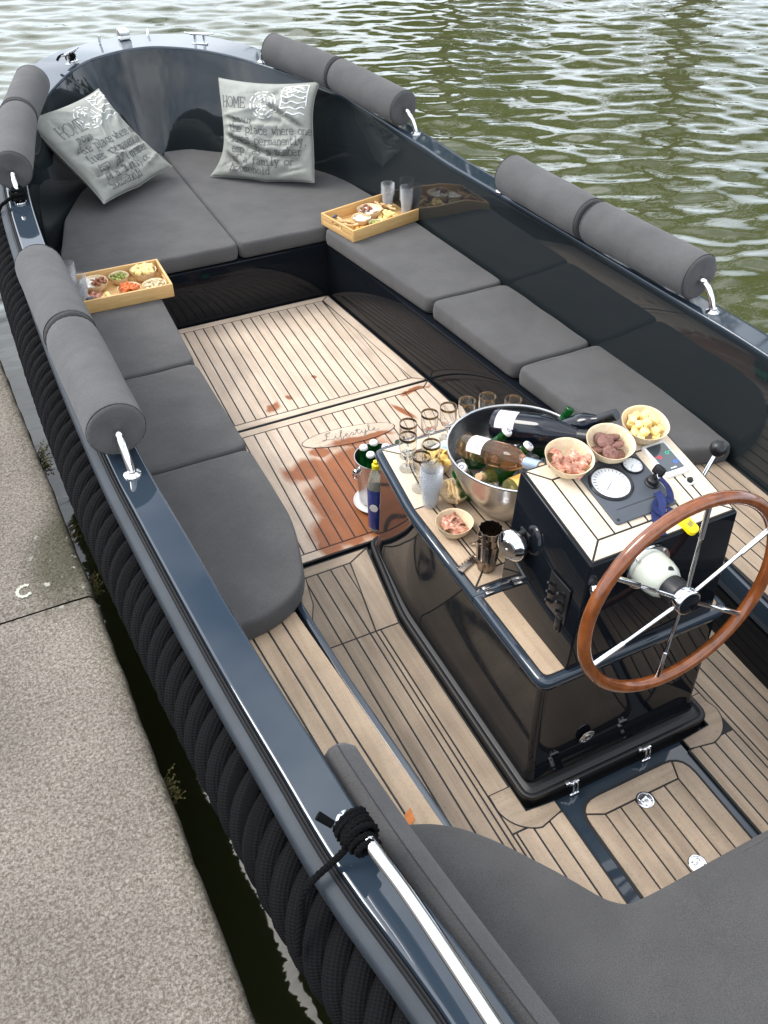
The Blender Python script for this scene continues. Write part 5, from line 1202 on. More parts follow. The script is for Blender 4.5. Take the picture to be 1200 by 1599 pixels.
PT[1] = ('noun', -.66, .09, .13, .11)
pillow('pillow', (-.428, 4.900, .590), (.42, .31, 0), (-.2, .337, .35), (.268, .262), .075, 4, 'grey pillow printed HOME lying tilted against the port side of the bow', PT, [(-.95, -.05, -.1, .12, .022), (-.95, -.55, .1, -.50, .020), (-.9, -.80, -.1, -.72, .018), (.95, .55, .35, .15, .014), (-.75, .85, -.55, .2, .012)], (0, .02, .01, .0))
PR = [('HOME', -.90, .42, .22, .14)] + [(t, a, b + .04, h, ad) for t, a, b, h, ad in PT[1:]]
pillow('pillow', (.408, 4.705, .600), (.40, -.337, .02), (.136, .155, .425), (.270, .245), .075, 9, 'grey pillow printed HOME standing upright on the starboard bow cushion', PR, [(-.95, -.12, .45, -.52, .026), (-.05, .60, .98, -.02, .026), (-.9, -.45, -.3, -.95, .018), (-.95, .25, -.2, .08, .014), (.3, -.85, .95, -.7, .012)], (.05, .0, .0, .02))

# ------------------------------------------------------------------ serving things (prototypes are built at the origin, then placed)
I4 = Matrix.Identity(4)
def T(x, y, z, rz=0, rx=0, ry=0): return Matrix.Translation((x, y, z)) @ Matrix.Rotation(R(rz), 4, 'Z') @ Matrix.Rotation(R(rx), 4, 'X') @ Matrix.Rotation(R(ry), 4, 'Y')
def along(p, d, roll=0): return Matrix.Translation(p) @ Vector(d).normalized().to_track_quat('Z', 'Y').to_matrix().to_4x4() @ Matrix.Rotation(R(roll), 4, 'Z')
def bowl(name, r, h, m4, label, m='leafbowl', group='palm leaf bowls'):
    V, F = lathe([(0, 0), (r * .45, 0), (r * .62, h * .08), (r * .85, h * .45), (r * .98, h * .95), (r, h), (r * .965, h * .985), (r * .93, h * .9), (r * .80, h * .48), (r * .58, h * .14), (0, h * .09)], 36)
    V = [Vector((v.x, v.y, v.z + .0012 * math.sin(math.atan2(v.y, v.x) * 3 + r * 90) * (v.z / h))) for v in V]
    return tag(mk(name, *xf((V, F), m4), m, None, smooth=50), label, 'bowl', group)
def blob(a, b, c, seed, n=3, rough=.12):
    bm = bmesh.new(); bmesh.ops.create_icosphere(bm, subdivisions=n, radius=1.0); r = random.Random(seed)
    ph = [r.uniform(0, 6.28) for _ in range(6)]
    V = []
    for v in bm.verts:
        k = 1 + rough * (math.sin(v.co.x * 3 + ph[0]) * math.sin(v.co.y * 4 + ph[1]) + .6 * math.sin(v.co.z * 5 + ph[2] + v.co.x * 4))
        V.append(Vector((v.co.x * a * k, v.co.y * b * k, v.co.z * c * k)))
    F = [[v.index for v in f.verts] for f in bm.faces]; bm.free()
    return V, F
def fold(w, l, seed):
    """crumpled slice of ham: a thin wavy sheet folded over itself"""
    r = random.Random(seed); n, m_ = 18, 9; V, F = [], []; k1, k2 = r.uniform(3, 5), r.uniform(0, 6)
    for s in (0, 1):
        for i in range(n + 1):
            for j in range(m_ + 1):
                a, b = i / n - .5, j / m_ - .5; th = a * (3.6 + .6 * math.sin(k2))
                V.append(Vector((math.sin(th) * w * .5 * (1 + .2 * math.sin(b * 6 + k2)), b * l * (1 - .2 * abs(a)), math.cos(th) * w * .42 + .10 * w * math.sin(b * 7 + a * k1 + k2) + (0.0018 if s else 0))))
    K = (n + 1) * (m_ + 1)
    for s in (0, 1):
        for i in range(n):
            for j in range(m_):
                q = [s * K + i * (m_ + 1) + j, s * K + (i + 1) * (m_ + 1) + j, s * K + (i + 1) * (m_ + 1) + j + 1, s * K + i * (m_ + 1) + j + 1]; F.append(q if s else q[::-1])
    rim_ = [i * (m_ + 1) for i in range(n + 1)] + [n * (m_ + 1) + j for j in range(1, m_ + 1)] + [i * (m_ + 1) + m_ for i in range(n - 1, -1, -1)] + [j for j in range(m_ - 1, 0, -1)]
    for a, b in zip(rim_, rim_[1:] + rim_[:1]): F.append((a, b, K + b, K + a))
    return V, F
def food(name, g, m, m4, label, cat, group): return tag(mk(name, *xf(g, m4), m, None, smooth=50), label, cat, group)
rf = random.Random(21)
# bowls on the sloping dashboard
def dmat(x, s): return DM @ Matrix.Translation((x, s, .0046))
lvl = Matrix.Rotation(math.atan2(dS.z, dS.y), 4, 'X').inverted()
def disk_pts(n, R0, seed, mind):
    r = random.Random(seed); P = []
    for _ in range(4000):
        a, q = r.uniform(0, 6.28), R0 * math.sqrt(r.random()); p = (q * math.cos(a), q * math.sin(a))
        if all(math.hypot(p[0] - s[0], p[1] - s[1]) > mind for s in P): P.append(p)
        if len(P) >= n: break
    return P
BH = .046
B1, B2, B3 = dmat(-.044, .276), dmat(.082, .280), dmat(.205, .302)
bowl('bowl', .062, BH, B1, 'palm leaf bowl of folded ham on the dashboard')
for i, (x, y) in enumerate(disk_pts(8, .036, 2, .018)):
    food('ham_slice', fold(.030, .042, i), 'ham', B1 @ T(x, y, .024 + .006 * rf.random(), rf.uniform(0, 360), rf.uniform(-30, 30), rf.uniform(-30, 30)), 'folded slice of cured ham in the dashboard bowl', 'ham', 'ham slices in the dashboard bowl')
bowl('bowl', .0625, BH, B2, 'palm leaf bowl of dried sausage slices beside the instrument panel')
for i, (x, y, z, rx, ry) in enumerate([(-.010, .008, .040, 14, -8), (.018, -.006, .034, -18, 22), (-.014, -.022, .030, -25, -14), (.022, .022, .030, 30, 12), (.006, -.034, .022, -38, 4), (-.030, .006, .022, 8, -35), (.000, .030, .022, 35, 0), (.0, .0, .022, 0, 0)]):
    V, F = lathe([(0, -.0045), (.016, -.0045), (.0185, -.003), (.019, 0), (.0185, .003), (.016, .0045), (0, .0047)], 20, sx=1.15, sy=.92)
    food('sausage_slice', (V, F), 'sausage', B2 @ T(x, y, z, i * 50, rx, ry), 'thick slice of dark dried sausage in the bowl', 'sausage', 'sausage slices in the bowl')
bowl('bowl', .062, BH, B3, 'palm leaf bowl heaped with cheese cubes at the dashboard edge')
cpos = [(x, y, .026) for x, y in disk_pts(12, .042, 5, .018)] + [(x, y, .042) for x, y in disk_pts(9, .036, 6, .018)] + [(x, y, .057) for x, y in disk_pts(3, .016, 8, .018)]
for i, (x, y, z) in enumerate(cpos):
    food('cheese_cube', boxg(.0175, .0185, .0155, (0, 0, 0), .0016, 2), 'cheese', B3 @ T(x, y, z, rf.uniform(0, 90), rf.uniform(-22, 22), rf.uniform(-22, 22)), 'yellow cheese cube heaped in the dashboard bowl', 'cheese', 'cheese cubes in the dashboard bowl')
# bowls on the lid
BL1 = T(-.172, 1.668, ZL + .001)
bowl('bowl', .056, .042, BL1, 'palm leaf bowl of ham standing alone on the teak lid')
for i, (x, y) in enumerate(disk_pts(6, .026, 12, .017)):
    food('ham_slice', fold(.028, .046, 40 + i), 'ham', BL1 @ T(x, y, .019 + .005 * rf.random(), rf.uniform(-40, 40), rf.uniform(-25, 25), rf.uniform(-20, 20)), 'folded slice of cured ham in the bowl on the lid', 'ham', 'ham slices in the lid bowl')
BL2 = T(-.098, 1.800, ZL + .001)
bowl('bowl', .050, .036, BL2, 'palm leaf bowl of breadsticks tucked under the steel wine cooler')
for i in range(7):
    food('breadstick', tube(crom([(-.032, 0, 0), (-.010, .002, .002), (.014, -.001, .001), (.034, .001, 0)], 4), [.003] + [.0052] * 11 + [.003], 8), 'bread', BL2 @ T(rf.uniform(-.008, .008), -.026 + i * .0085, .026 + .003 * (i % 2), rf.uniform(-14, 14) + 60, rf.uniform(-6, 6), rf.uniform(-6, 6)), 'toasted breadstick in the bowl by the cooler', 'breadstick', 'breadsticks in the bowl')
BL3 = T(-.075, 1.945, ZL + .001)
bowl('bowl', .052, .045, BL3, 'palm leaf bowl of golden crisps behind the goblets')
for i, (x, y) in enumerate(disk_pts(12, .036, 17, .014)):
    food('crisp', fold(.024, .030, 90 + i), 'chips', BL3 @ T(x, y, .032 + .012 * rf.random(), rf.uniform(0, 360), rf.uniform(-40, 40), rf.uniform(-40, 40)), 'golden curled crisp in the bowl behind the goblets', 'crisp', 'crisps in the bowl')

# goblets with a gilded rim
gob = top('goblet', 'clear stemmed goblet with gilded rim on the teak lid', 'glass', group='gilded goblets on the lid')
mk('foot', *lathe([(0, 0), (.0265, 0), (.0268, .0014), (.012, .004), (.0042, .007), (.0040, .044), (.006, .050), (0, .052)], 28), 'glass', gob)
mk('cup', *lathe([(.001, .050), (.010, .051), (.021, .060), (.0268, .078), (.0280, .098), (.0272, .1265), (.0262, .1265), (.0268, .098), (.0255, .079), (.0200, .062), (.010, .0535), (.001, .0530)], 32, cap=False), 'glass', gob)
mk('rim_band', *lathe([(.02755, .1205), (.0283, .1205), (.0279, .1285), (.0258, .1285), (.0262, .1205)], 32, cap=False), 'gold', gob)
index_kids()
GP = [(-.127, 2.050), (-.042, 2.066), (.030, 2.072), (.100, 2.074), (.172, 2.066), (.238, 2.015), (-.1585, 1.990), (-.112, 1.925), (-.168, 1.884)]
GN = ['port end of the row along the lid front', 'second from the port end of the lid front row', 'third from the port end of the lid front row', 'fourth from the port end of the lid front row', 'fifth from the port end of the lid front row',
      'starboard end of the row, behind the steel cooler', 'behind the bare corner, just aft of the row end', 'right in front of the bowl of crisps', 'touching the stack of plastic cups']
for i, (x, y) in enumerate(GP):
    lb_ = 'clear goblet with gilded rim, ' + GN[i]
    if i == 0: place(gob, T(x, y, ZL + .001)); gob['label'] = lb_
    else: dup(gob, T(x, y, ZL + .001, i * 40), lb_)
# stacks of plastic cups: every cup is a cup
cupp = mk('plastic_cup', *lathe([(0, 0), (.0225, 0), (.0235, .003), (.0285, .060), (.0330, .0745), (.0345, .0750), (.0345, .0765), (.0322, .0765), (.0275, .061), (.0225, .0045), (0, .0035)], 24), 'cup', None, smooth=40)
tag(cupp, 'clear plastic cup nested in the stack on the teak lid', 'cup', 'stacked cups on the lid')
def stack(m4, n, step, label, group, first=False, s=1.0):
    for k in range(n):
        mm = m4 @ Matrix.Translation((rf.uniform(-.0006, .0006), rf.uniform(-.0006, .0006), k * step * s)) @ Matrix.Scale(s, 4)
        if first and k == 0: place(cupp, mm)
        else: dup(cupp, mm, label, group)
stack(T(-.176, 1.806, ZL + .001), 12, .0058, 'clear plastic cup nested in the stack on the teak lid', 'stacked cups on the lid', first=True, s=1.0)
# stacked silver beakers, bottle opener, ladle
bkg = lathe([(0, 0), (.021, 0), (.0225, .002), (.024, .030), (.0262, .036), (.0255, .041), (.0278, .072), (.0292, .088), (.0280, .088), (.0262, .070), (.0235, .006), (0, .004)], 48)
bkg = ([Vector((v.x * k_, v.y * k_, v.z)) for v in bkg[0] for k_ in [1 + .05 * math.cos(12 * math.atan2(v.y, v.x)) * (1 if v.z > .008 else 0)]], bkg[1])
bk0 = mk('silver_beaker', *bkg, 'darksilver', None, smooth=40)
tag(bk0, 'smoked silver beaker in the stack beside the dashboard', 'beaker', 'stacked silver beakers'); place(bk0, T(-.163, 1.500, ZL + .001) @ Matrix.Scale(1.13, 4))
bk0['label'] = 'smoked silver beaker at the bottom of the stack beside the dashboard'
for k in (1, 2): dup(bk0, T(-.163 + .001 * k, 1.500, ZL + .001 + .024 * k, 25 * k) @ Matrix.Scale(1.13, 4), ('smoked silver beaker in the middle of the stack beside the dashboard', 'smoked silver beaker on top of the stack beside the dashboard')[k - 1])
op = mk('bottle_opener', *merge(xf(boxg(.060, .014, .004, (0, 0, .003), .0015), I4), *[boxg(.0035, .006, .004, (-.026 + i * .0085, .0095, .003), .001) for i in range(7)]), 'darksilver', None)
place(op, T(-.202, 1.530, ZL + .001, 22) @ Matrix.Scale(1.3, 4)); tag(op, 'toothed dark metal bottle opener lying by the silver beakers', 'opener')
ld = top('ladle', 'shiny steel ladle leaning between the wine cooler and the beakers', 'ladle', (-.13, 1.58, ZL))
LD = along((-.118, 1.548, ZL + .055), (-.45, -.35, .80))
mk('bowl', *xf(lathe([(0, -.022), (.012, -.019), (.022, -.010), (.027, .004), (.0262, .004), (.021, -.009), (.011, -.0175), (0, -.0205)], 24), LD), 'chrome', ld)
mk('handle', *tube(crom([(-.128, 1.560, ZL + .050), (-.140, 1.575, ZL + .030), (-.152, 1.590, ZL + .012), (-.156, 1.60, ZL + .004)], 5), .004, 8), 'chrome', ld)
nap = mk('paper_napkin', *boxg(.10, .085, .008, (0, 0, .004), .002), 'napkin', None); place(nap, T(-.020, 2.005, ZL + .001, 18)); tag(nap, 'folded white paper napkins with pale blue print under the goblets', 'napkin')
for i in range(5): mk('print', *boxg(.012, .016, .0006, (-.036 + i * .018, .012 * ((i % 2) * 2 - 1), .0083)), 'napkinblue', nap)

# ------------------------------------------------------------------ steel wine cooler with bottles
BC = Vector((.045, 1.700, ZL + .001))
Rr, Hh = .205, .222
cool = tag(mk('wine_cooler', *xf(lathe([(0, 0), (.085, 0), (.090, .004), (.125, .045), (.165, .105), (.192, .170), (.203, .212), (.207, .219), (.207, .223), (.203, .224), (.200, .221), (.199, .213), (.188, .171), (.161, .107), (.121, .048), (.086, .008), (0, .006)], 64), Matrix.Translation(BC)), 'steel', None, smooth=50), 'large brushed steel bowl of ice and bottles on the teak lid', 'wine cooler')
# ice bed
icg = []
ri = random.Random(4)
for i in range(150):
    a, q = ri.uniform(0, 6.28), .165 * math.sqrt(ri.random()); z = .120 + ri.uniform(-.02, .022) + (.015 if q > .12 else 0)
    s = ri.uniform(.018, .032); icg.append(xf(boxg(s, s * ri.uniform(.7, 1.1), s * .8, (0, 0, 0), s * .16, 2), Matrix.Translation(BC + Vector((q * math.cos(a), q * math.sin(a), z))) @ Matrix.Rotation(ri.uniform(0, 3), 4, 'X') @ Matrix.Rotation(ri.uniform(0, 3), 4, 'Y')))
stuff(tag(mk('ice', *merge(*icg), 'ice', None, smooth=40), 'heap of clear ice cubes filling the steel wine cooler', 'ice'))
stuff(tag(mk('ice_water', *xf(lathe([(0, .115), (.155, .115), (.155, .118), (0, .118)], 40), Matrix.Translation(BC)), mat('ice_water', (.25, .25, .25), rough=.1, trans=.6, ior=1.33, bump=.4, bscale=30), None), 'cloudy melt water around the ice in the cooler', 'water'))
def bottle(name, kind, m4, label, group=None, g='gwine', lab=None, foil=None, capm=None, corkm=None, neckopen=False):
    t = top(name, label, 'bottle', group=group)
    if kind == 'wine': pr = [(0, .004), (.030, 0), (.0365, .003), (.0375, .010), (.0375, .180), (.035, .200), (.024, .222), (.0155, .240), (.0138, .258), (.0138, .290), (.0152, .291), (.0152, .297), (.0125, .299), (0, .299)]; r = .0375; H = .299; fz = (.245, .299, .0160)
    elif kind == 'magnum': pr = [(0, .004), (.040, 0), (.048, .004), (.0495, .014), (.0495, .150), (.046, .178), (.033, .222), (.021, .262), (.0170, .285), (.0165, .330), (.0185, .332), (.0185, .342), (.015, .345), (0, .345)]; r = .0495; H = .345; fz = (.268, .345, .0198)
    else: pr = [(0, .003), (.026, 0), (.0300, .003), (.0305, .010), (.0305, .120), (.028, .138), (.019, .160), (.0140, .182), (.0128, .215), (.0140, .217), (.0140, .222), (.0128, .224), (0, .224)]; r = .0305; H = .224; fz = (.19, .215, .0138)
    mk('body', *lathe(pr, 32), g, t)
    if lab:
        z0, z1, wdg, lm = lab; n = 18; V, F = [], []
        ld_ = m4.to_3x3().inverted() @ Vector((-.35, -.30, .88)); ac = math.degrees(math.atan2(ld_.y, ld_.x)); a0, a1 = ac - wdg / 2, ac + wdg / 2
        for i in range(n + 1):
            a = R(a0 + (a1 - a0) * i / n)
            for z in (z0, z1): V.append(Vector((math.cos(a) * (r + .0006), math.sin(a) * (r + .0006), z)))
        for i in range(n): F.append((2 * i, 2 * i + 2, 2 * i + 3, 2 * i + 1))
        lb = mk('label', V, F, lm, t)
        if lm == 'paper':
            pv = []
            for k in range(4):
                zz = z0 + (z1 - z0) * (.25 + .16 * k); V, F = [], []
                for i in range(7):
                    a = R((a0 + a1) / 2 + (-.32 + .64 * i / 6) * (a1 - a0) * (.9 if k != 1 else .6))
                    for z in (zz, zz + .0045): V.append(Vector((math.cos(a) * (r + .001), math.sin(a) * (r + .001), z)))
                for i in range(6): F.append((2 * i, 2 * i + 2, 2 * i + 3, 2 * i + 1))
                mk('print', V, F, 'paperprint', lb)
    if foil: mk('foil', *lathe([(fz[2], fz[0]), (fz[2] + .0003, fz[0] + .02), (fz[2], H - .012), (fz[2] + .001, H - .008), (fz[2] + .001, H + .0008), (0, H + .0012)], 24), foil, t)
    if capm: mk('cap', *lathe([(.0158, H - .008), (.0163, H - .006), (.0150, H + .001), (.0130, H + .003), (0, H + .0034)], 21), capm, t); mk('cap_print', *lathe([(.004, H + .0036), (.0075, H + .0036), (.0075, H + .0038), (.004, H + .0038)], 16, cap=False), 'paperprint', t)
    if corkm: mk('cork', *lathe([(0, H - .01), (.0108, H - .01), (.0115, H + .026), (.0105, H + .028), (0, H + .028)], 18), corkm, t)
    place(t, m4); return t
def from_tip(tip, d, L): d = Vector(d).normalized(); return along(Vector(tip) - d * L, d)
G = 'bottles in the cooler'
bottle('wine_bottle', 'magnum', along((.060, 1.846, .676), (.17, -.290, .085)), 'large black wine bottle with pale label lying across the cooler', G, 'gwine', (.022, .085, 75, 'pinklabel'), 'foilblack')
bottle('wine_bottle', 'wine', along((.171, 1.800, .606), (.43, -.645, .62)), 'black wine bottle with long neck sticking out over the cooler rim', G, 'gwine', None, 'foilblack')
bottle('wine_bottle', 'wine', along((-.058, 1.822, .655), (.072, -.283, .095)), 'rose wine bottle with pulled cork and grey foil lying in the cooler', G, 'grose', (.045, .105, 100, 'paper'), 'foil', None, 'cork')
bottle('beer_bottle', 'beer', from_tip((.040, 1.752, .722), (.50, -.28, .80), .224), 'green beer bottle with white cap beside the large black bottle', G, 'gbeer', None, None, 'capwhite')
bottle('beer_bottle', 'beer', from_tip((.062, 1.672, .718), (.55, -.22, .78), .224), 'green beer bottle with white cap above the rose bottle', G, 'gbeer', None, None, 'capwhite')
bottle('beer_bottle', 'beer', from_tip((.246, 1.740, .745), (.45, -.05, .85), .224), 'open green beer bottle leaning out over the cooler rim', G, 'gbeer')
bottle('beer_bottle', 'beer', from_tip((-.122, 1.730, .660), (-.38, -.32, .86), .224), 'dark green beer bottle with printed cap by the cooler wall', G, 'gbeer', None, None, 'capwhite')
bottle('wine_bottle', 'wine', from_tip((-.100, 1.660, .668), (-.66, -.42, .55), .305), 'white wine bottle with cork end pointing at the port side', G, 'gwhite', None, None, None, 'cork')
bottle('wine_bottle', 'wine', along((-.040, 1.605, .630), (.98, .05, .03)), 'wine bottle with yellow label lying against the dashboard side of the cooler', G, 'gwhite', (.015, .060, 359, 'gyellow'))
bottle('beer_bottle', 'beer', along((-.045, 1.548, .640), (.98, .04, .02)), 'amber bottle lying against the cooler wall below the yellow label', G, 'gbrown')

# ------------------------------------------------------------------ on the floor before the console
fb = top('ice_bucket', 'small steel bucket of beer bottles on the wet teak floor', 'bucket', (-.072, 2.400, .012))
mk('body', *xf(lathe([(0, 0), (.062, 0), (.064, .003), (.078, .190), (.081, .196), (.081, .200), (.078, .200), (.076, .190), (.061, .006), (0, .005)], 44), Matrix.Translation((-.072, 2.400, .012))), 'steel', fb)
for s in (-1, 1):
    hd = mk('handle_lug', *xf(gs, Matrix.Translation((-.072 + s * .082, 2.400, .165)) @ Matrix.Scale(.5, 4)), 'chrome', fb)
    mk('ring', *tube([(-.072 + s * .087, 2.400 + .016 * math.cos(t), .150 + .016 * math.sin(t)) for t in [k * 2 * math.pi / 18 for k in range(18)]], .0028, 6, closed=True), 'chrome', hd)
dish = tag(mk('white_dish', *xf(lathe([(0, 0), (.065, 0), (.072, .003), (.082, .012), (.083, .014), (.070, .006), (0, .0035)], 40), Matrix.Translation((-.083, 2.384, .0025))), 'white', None, smooth=50), 'white dish under the small steel bucket', 'dish')
for i, (x, y, lean) in enumerate([(-.102, 2.378, (-.04, -.03, 1)), (-.060, 2.438, (0, .03, 1)), (-.108, 2.428, (-.04, .02, 1)), (-.034, 2.392, (.04, 0, 1)), (-.068, 2.364, (0, -.03, 1))]):
    bottle('beer_bottle', 'beer', along((x * .78 - .016, y * .78 + .528, .025), lean), 'green beer bottle with white cap standing in the small bucket', 'beer bottles in the bucket', 'gbeer', None, None, 'capwhite')
bottle('beer_bottle', 'beer', T(.035, 2.425, .0025), 'open green beer bottle standing on the floor next to the bucket', None, 'gbeer', (.03, .09, 359, 'green'))
wb = top('water_bottle', 'plastic water bottle with blue label and yellow cap before the console', 'bottle', (-.138, 2.247, .0025))
WB = Matrix.Translation((-.138, 2.247, .0025)) @ Matrix.Rotation(R(-3), 4, 'X')
mk('body', *xf(lathe([(0, .004), (.026, 0), (.0325, .006), (.0335, .05), (.0325, .06), (.0335, .07), (.0335, .20), (.030, .225), (.018, .262), (.0125, .275), (.0125, .285), (0, .285)], 30), WB), 'pet', wb)
mk('label', *xf(lathe([(.0338, .020), (.0344, .025), (.0344, .190), (.0338, .195)], 30, cap=False), WB), 'bluebottle', wb)
mk('cap', *xf(lathe([(.0142, .276), (.0145, .280), (.0145, .292), (.010, .296), (.009, .306), (0, .307)], 20), WB), 'yellowcap', wb)
mk('emblem', *xf(xf(lathe([(0, 0), (.016, 0), (.016, .0008), (0, .001)], 20), Matrix.Scale(1, 4)), WB @ Matrix.Translation((-.0342 * .72, -.0342 * .70, .12)) @ Vector((-.72, -.70, 0)).to_track_quat('Z', 'Y').to_matrix().to_4x4()), 'white', wb)

# ------------------------------------------------------------------ food trays
def tray(m4, label):
    t = top('serving_tray', label, 'tray', group='bamboo food trays')
    L_, W_, H_, th = .446, .262, .060, .010
    mk('base', *boxg(L_ - .004, W_ - .004, .008, (0, 0, .004), .001), 'bamboo', t)
    for s in (-1, 1):
        mk('side', *boxg(L_, th, H_ - .002, (0, s * (W_ - th) / 2, H_ / 2 + .001), .0015), 'bamboo', t)
        x = s * (L_ - th) / 2; wy = W_ - 2 * th - .0006      # ends with an oblong grip hole
        e = mk('end', *merge(boxg(th, wy, .028, (x, 0, .016), .0012)), 'bamboo', t)
        mk('end', *boxg(th, wy, .010, (x, 0, .0545), .0012), 'bamboo', t)
        mk('end', *boxg(th, wy / 2 - .042, .0205, (x, -(wy / 4 + .021), .03975), .001), 'bamboo', t); mk('end', *boxg(th, wy / 2 - .042, .0205, (x, (wy / 4 + .021), .03975), .001), 'bamboo', t)
    place(t, m4); return t
TR = T(.655, 3.930, ZC1 + .0015, 12.5); TLm = T(-.672, 3.752, ZC1 + .0015, -1.2)
tray(TR, 'bamboo tray of snacks with cups on the starboard cushion beside the upright pillow')
tray(TLm, 'bamboo tray of snacks on the port cushion beside the bolster')
def heap(name, n, gfun, m, m4, R0, z, seed, label, cat, group, mind=.012):
    for i, (x, y) in enumerate(disk_pts(n, R0, seed, mind)):
        food(name, gfun(i), m, m4 @ T(x, y, z + rf.uniform(0, .010), rf.uniform(0, 360), rf.uniform(-25, 25), rf.uniform(-25, 25)), label, cat, group)
def sbowl(m4, r, h, label, m='leafbowl'): bowl('bowl', r, h, m4, label, m)
zb = .0085
# port tray
a = TLm @ T(-.078, .052, zb); sbowl(a, .060, .042, 'palm leaf bowl of white dip and dates on the port tray')
stuff(food('dip', blob(.034, .038, .012, 3, 3, .25), 'dip', a @ T(-.018, .010, .032), 'mound of white dip beside the dates on the port tray', 'dip', None))
heap('date', 8, lambda i: blob(.0155, .0085, .0085, i), 'date', a @ T(.018, -.012, 0), .030, .034, 31, 'glossy brown date in the bowl on the port tray', 'date', 'dates on the port tray')
a = TLm @ T(.034, .074, zb); sbowl(a, .044, .036, 'palm leaf bowl of olives on the port tray')
heap('olive', 18, lambda i: blob(.0085, .0075, .0075, i, 2, .05), 'olive', a, .034, .024, 32, 'green olive in the bowl on the port tray', 'olive', 'olives on the port tray', .011)
a = TLm @ T(.142, .066, zb); sbowl(a, .058, .046, 'palm leaf bowl heaped with cheese on the port tray')
heap('cheese_cube', 26, lambda i: boxg(.016, .017, .014, (0, 0, 0), .0015, 1), 'cheese', a, .044, .040, 33, 'pale cheese cube in the bowl on the port tray', 'cheese', 'cheese cubes on the port tray', .0125)
a = TLm @ T(.050, -.050, zb); sbowl(a, .050, .034, 'palm leaf bowl of dried tomatoes on the port tray')
heap('tomato_strip', 14, lambda i: fold(.022, .026, 200 + i), 'tomato', a, .036, .026, 34, 'red dried tomato strip in the bowl on the port tray', 'tomato', 'tomato strips on the port tray')
a = TLm @ T(.158, -.062, zb); sbowl(a, .052, .034, 'palm leaf bowl of pale nuts on the port tray')
heap('nut', 22, lambda i: blob(.012, .006, .006, i, 2, .1), 'nuts', a, .042, .026, 35, 'pale nut in the bowl on the port tray', 'nut', 'nuts on the port tray', .011)
heap('cracker', 9, lambda i: boxg(.040, .018, .005, (0, 0, 0), .001, 1), 'cheese', TLm @ T(-.055, -.075, 0), .040, .016, 36, 'flat yellow cheese stick lying in the port tray', 'cheese', 'cheese sticks in the port tray')
heap('ham_slice', 7, lambda i: fold(.026, .040, 300 + i), 'ham', TLm @ T(-.105, -.030, 0), .026, .014, 37, 'folded ham slice lying in the port tray', 'ham', 'ham slices in the port tray')
food('knife_handle', blob(.016, .009, .008, 2, 3, .05), mat('blue_grey_stone', (.07, .09, .13), rough=.3), TLm @ T(-.125, -.112, .060), 'dark blue rounded knob on the edge of the port tray', 'knob', None)
stack(TLm @ T(-.150, -.060, zb), 9, .0075, 'clear plastic cup in the taller stack by the bolster on the port tray', 'stacked cups on the port tray')
stack(TLm @ T(-.172, .085, zb), 8, .0075, 'clear plastic cup in the back stack on the port tray', 'stacked cups on the port tray')
# starboard tray
a = TR @ T(.002, .034, zb); sbowl(a, .062, .046, 'palm leaf bowl of dip and dates on the starboard tray')
stuff(food('dip', blob(.040, .040, .012, 5, 3, .25), 'dip', a @ T(.006, .002, .036), 'mound of white dip in the bowl on the starboard tray', 'dip', None))
heap('date', 5, lambda i: blob(.0155, .0085, .0085, i), 'date', a @ T(-.014, .010, 0), .030, .044, 41, 'glossy brown date in the bowl on the starboard tray', 'date', 'dates on the starboard tray')
a = TR @ T(-.075, .000, zb); sbowl(a, .048, .036, 'small palm leaf bowl of white spread on the starboard tray')
stuff(food('dip', blob(.036, .036, .010, 7, 3, .3), 'dip', a @ T(0, 0, .028), 'white spread in the small bowl on the starboard tray', 'dip', None))
heap('breadstick', 11, lambda i: tube(crom([(-.05, 0, 0), (-.01, .004, .002), (.02, -.003, .001), (.05, .002, 0)], 3), .0055, 7), 'bread', TR @ T(-.155, .020, 0), .036, .020, 42, 'toasted breadstick lying in the starboard tray', 'breadstick', 'breadsticks in the starboard tray')
heap('breadstick', 8, lambda i: tube(crom([(-.045, 0, 0), (-.01, .004, .002), (.02, -.003, .001), (.045, .002, 0)], 3), .0055, 7), 'bread', TR @ T(.105, .060, 0), .040, .022, 43, 'toasted breadstick piled under the cups in the starboard tray', 'breadstick', 'breadsticks under the cups')
heap('carrot_piece', 14, lambda i: boxg(.016, .012, .011, (0, 0, 0), .002, 1), 'carrot', TR @ T(-.122, -.082, 0), .036, .016, 44, 'orange carrot piece lying in the starboard tray', 'carrot', 'carrot pieces in the starboard tray')
a = TR @ T(-.046, -.080, zb); sbowl(a, .036, .030, 'small palm leaf bowl of olives on the starboard tray')
heap('olive', 14, lambda i: blob(.0085, .0075, .0075, i, 2, .05), 'olive', a, .027, .022, 45, 'green olive in the bowl on the starboard tray', 'olive', 'olives on the starboard tray', .011)
heap('cheese_cube', 18, lambda i: boxg(.018, .018, .015, (0, 0, 0), .0015, 1), 'cheese', TR @ T(.055, -.050, 0), .045, .020, 46, 'yellow cheese cube lying in the starboard tray', 'cheese', 'cheese cubes in the starboard tray', .014)
heap('cheese_cube', 8, lambda i: boxg(.018, .018, .015, (0, 0, 0), .0015, 1), 'cheese', TR @ T(.058, -.046, 0), .028, .036, 47, 'yellow cheese cube lying in the starboard tray', 'cheese', 'cheese cubes in the starboard tray', .016)
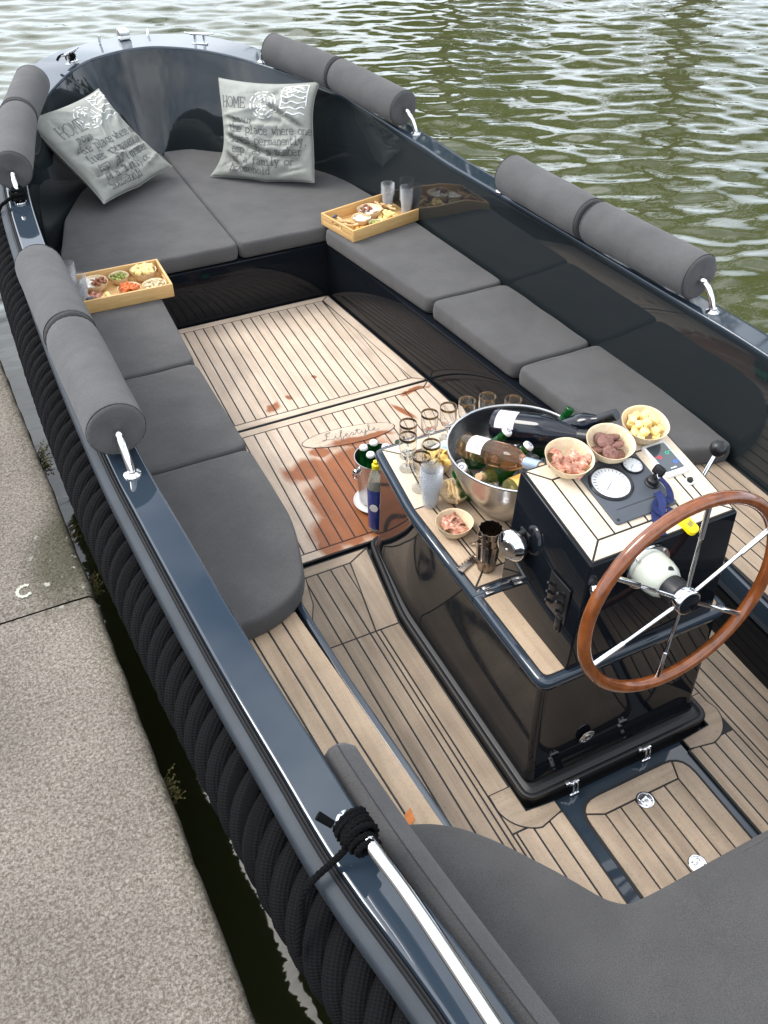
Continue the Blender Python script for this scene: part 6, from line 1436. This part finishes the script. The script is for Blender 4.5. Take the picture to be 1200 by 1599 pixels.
food('knife_handle', blob(.016, .009, .008, 2, 3, .05), bpy.data.materials['blue_grey_stone'], TR @ T(-.195, .052, .062), 'dark blue rounded knob on the edge of the starboard tray', 'knob', None)
stack(TR @ T(.150, .072, zb), 7, .0080, 'clear plastic cup in the back stack on the starboard tray', 'stacked cups on the starboard tray')
stack(TR @ T(.172, -.050, zb), 9, .0080, 'clear plastic cup in the stack against the hull side on the starboard tray', 'stacked cups on the starboard tray')

# ------------------------------------------------------------------ weeds growing from the quay wall
def weed(x, y, z, n, s, seed, label, m='weed'):
    r = random.Random(seed); V, F = [], []
    t = top('wall_plant', label, 'plant', (x, y, z), 'plants on the quay wall')
    st_ = []
    for i in range(n):
        a = r.uniform(-.9, .9); e = r.uniform(.1, 1.1); d = Vector((math.cos(a) * math.cos(e), math.sin(a) * math.cos(e) * 1.4, math.sin(e))); l = s * r.uniform(.5, 1.0)
        o_ = Vector((x, y + r.uniform(-s, s) * .9, z + r.uniform(-s, s) * .4)); st_.append(tube([o_ - d * .01, o_ + d * l * .6, o_ + d * l + Vector((0, 0, -.1 * l))], [.0012, .0009, .0005], 4))
        for k in range(7):
            p = o_ + d * l * (.3 + .7 * k / 6); q = Vector((r.gauss(0, 1), r.gauss(0, 1), r.gauss(0, .6))).normalized(); w = q.orthogonal().normalized(); sz = s * r.uniform(.10, .20)
            b_ = len(V); V += [p, p + q * sz * .5 + w * sz * .3, p + q * sz, p + q * sz * .5 - w * sz * .3]; F.append((b_, b_ + 1, b_ + 2, b_ + 3))
    mk('stem', *merge(*st_), m, t); mk('foliage', V, F, m, t, smooth=None)
weed(quay_x(2.62) + .002, 2.60, .42, 26, .055, 1, 'brownish weed tuft on the quay wall beside the port bolsters')
weed(quay_x(1.98) + .002, 1.98, .40, 22, .042, 2, 'small green weed tuft on the quay wall near the stone joint')
weed(quay_x(1.22) + .002, 1.24, .42, 20, .040, 3, 'low mossy weed tuft on the quay wall beside the rope fender')
weed(quay_x(2.2) + .002, 2.22, .42, 14, .035, 4, 'thin weed sprig on the quay wall above the damp stain')
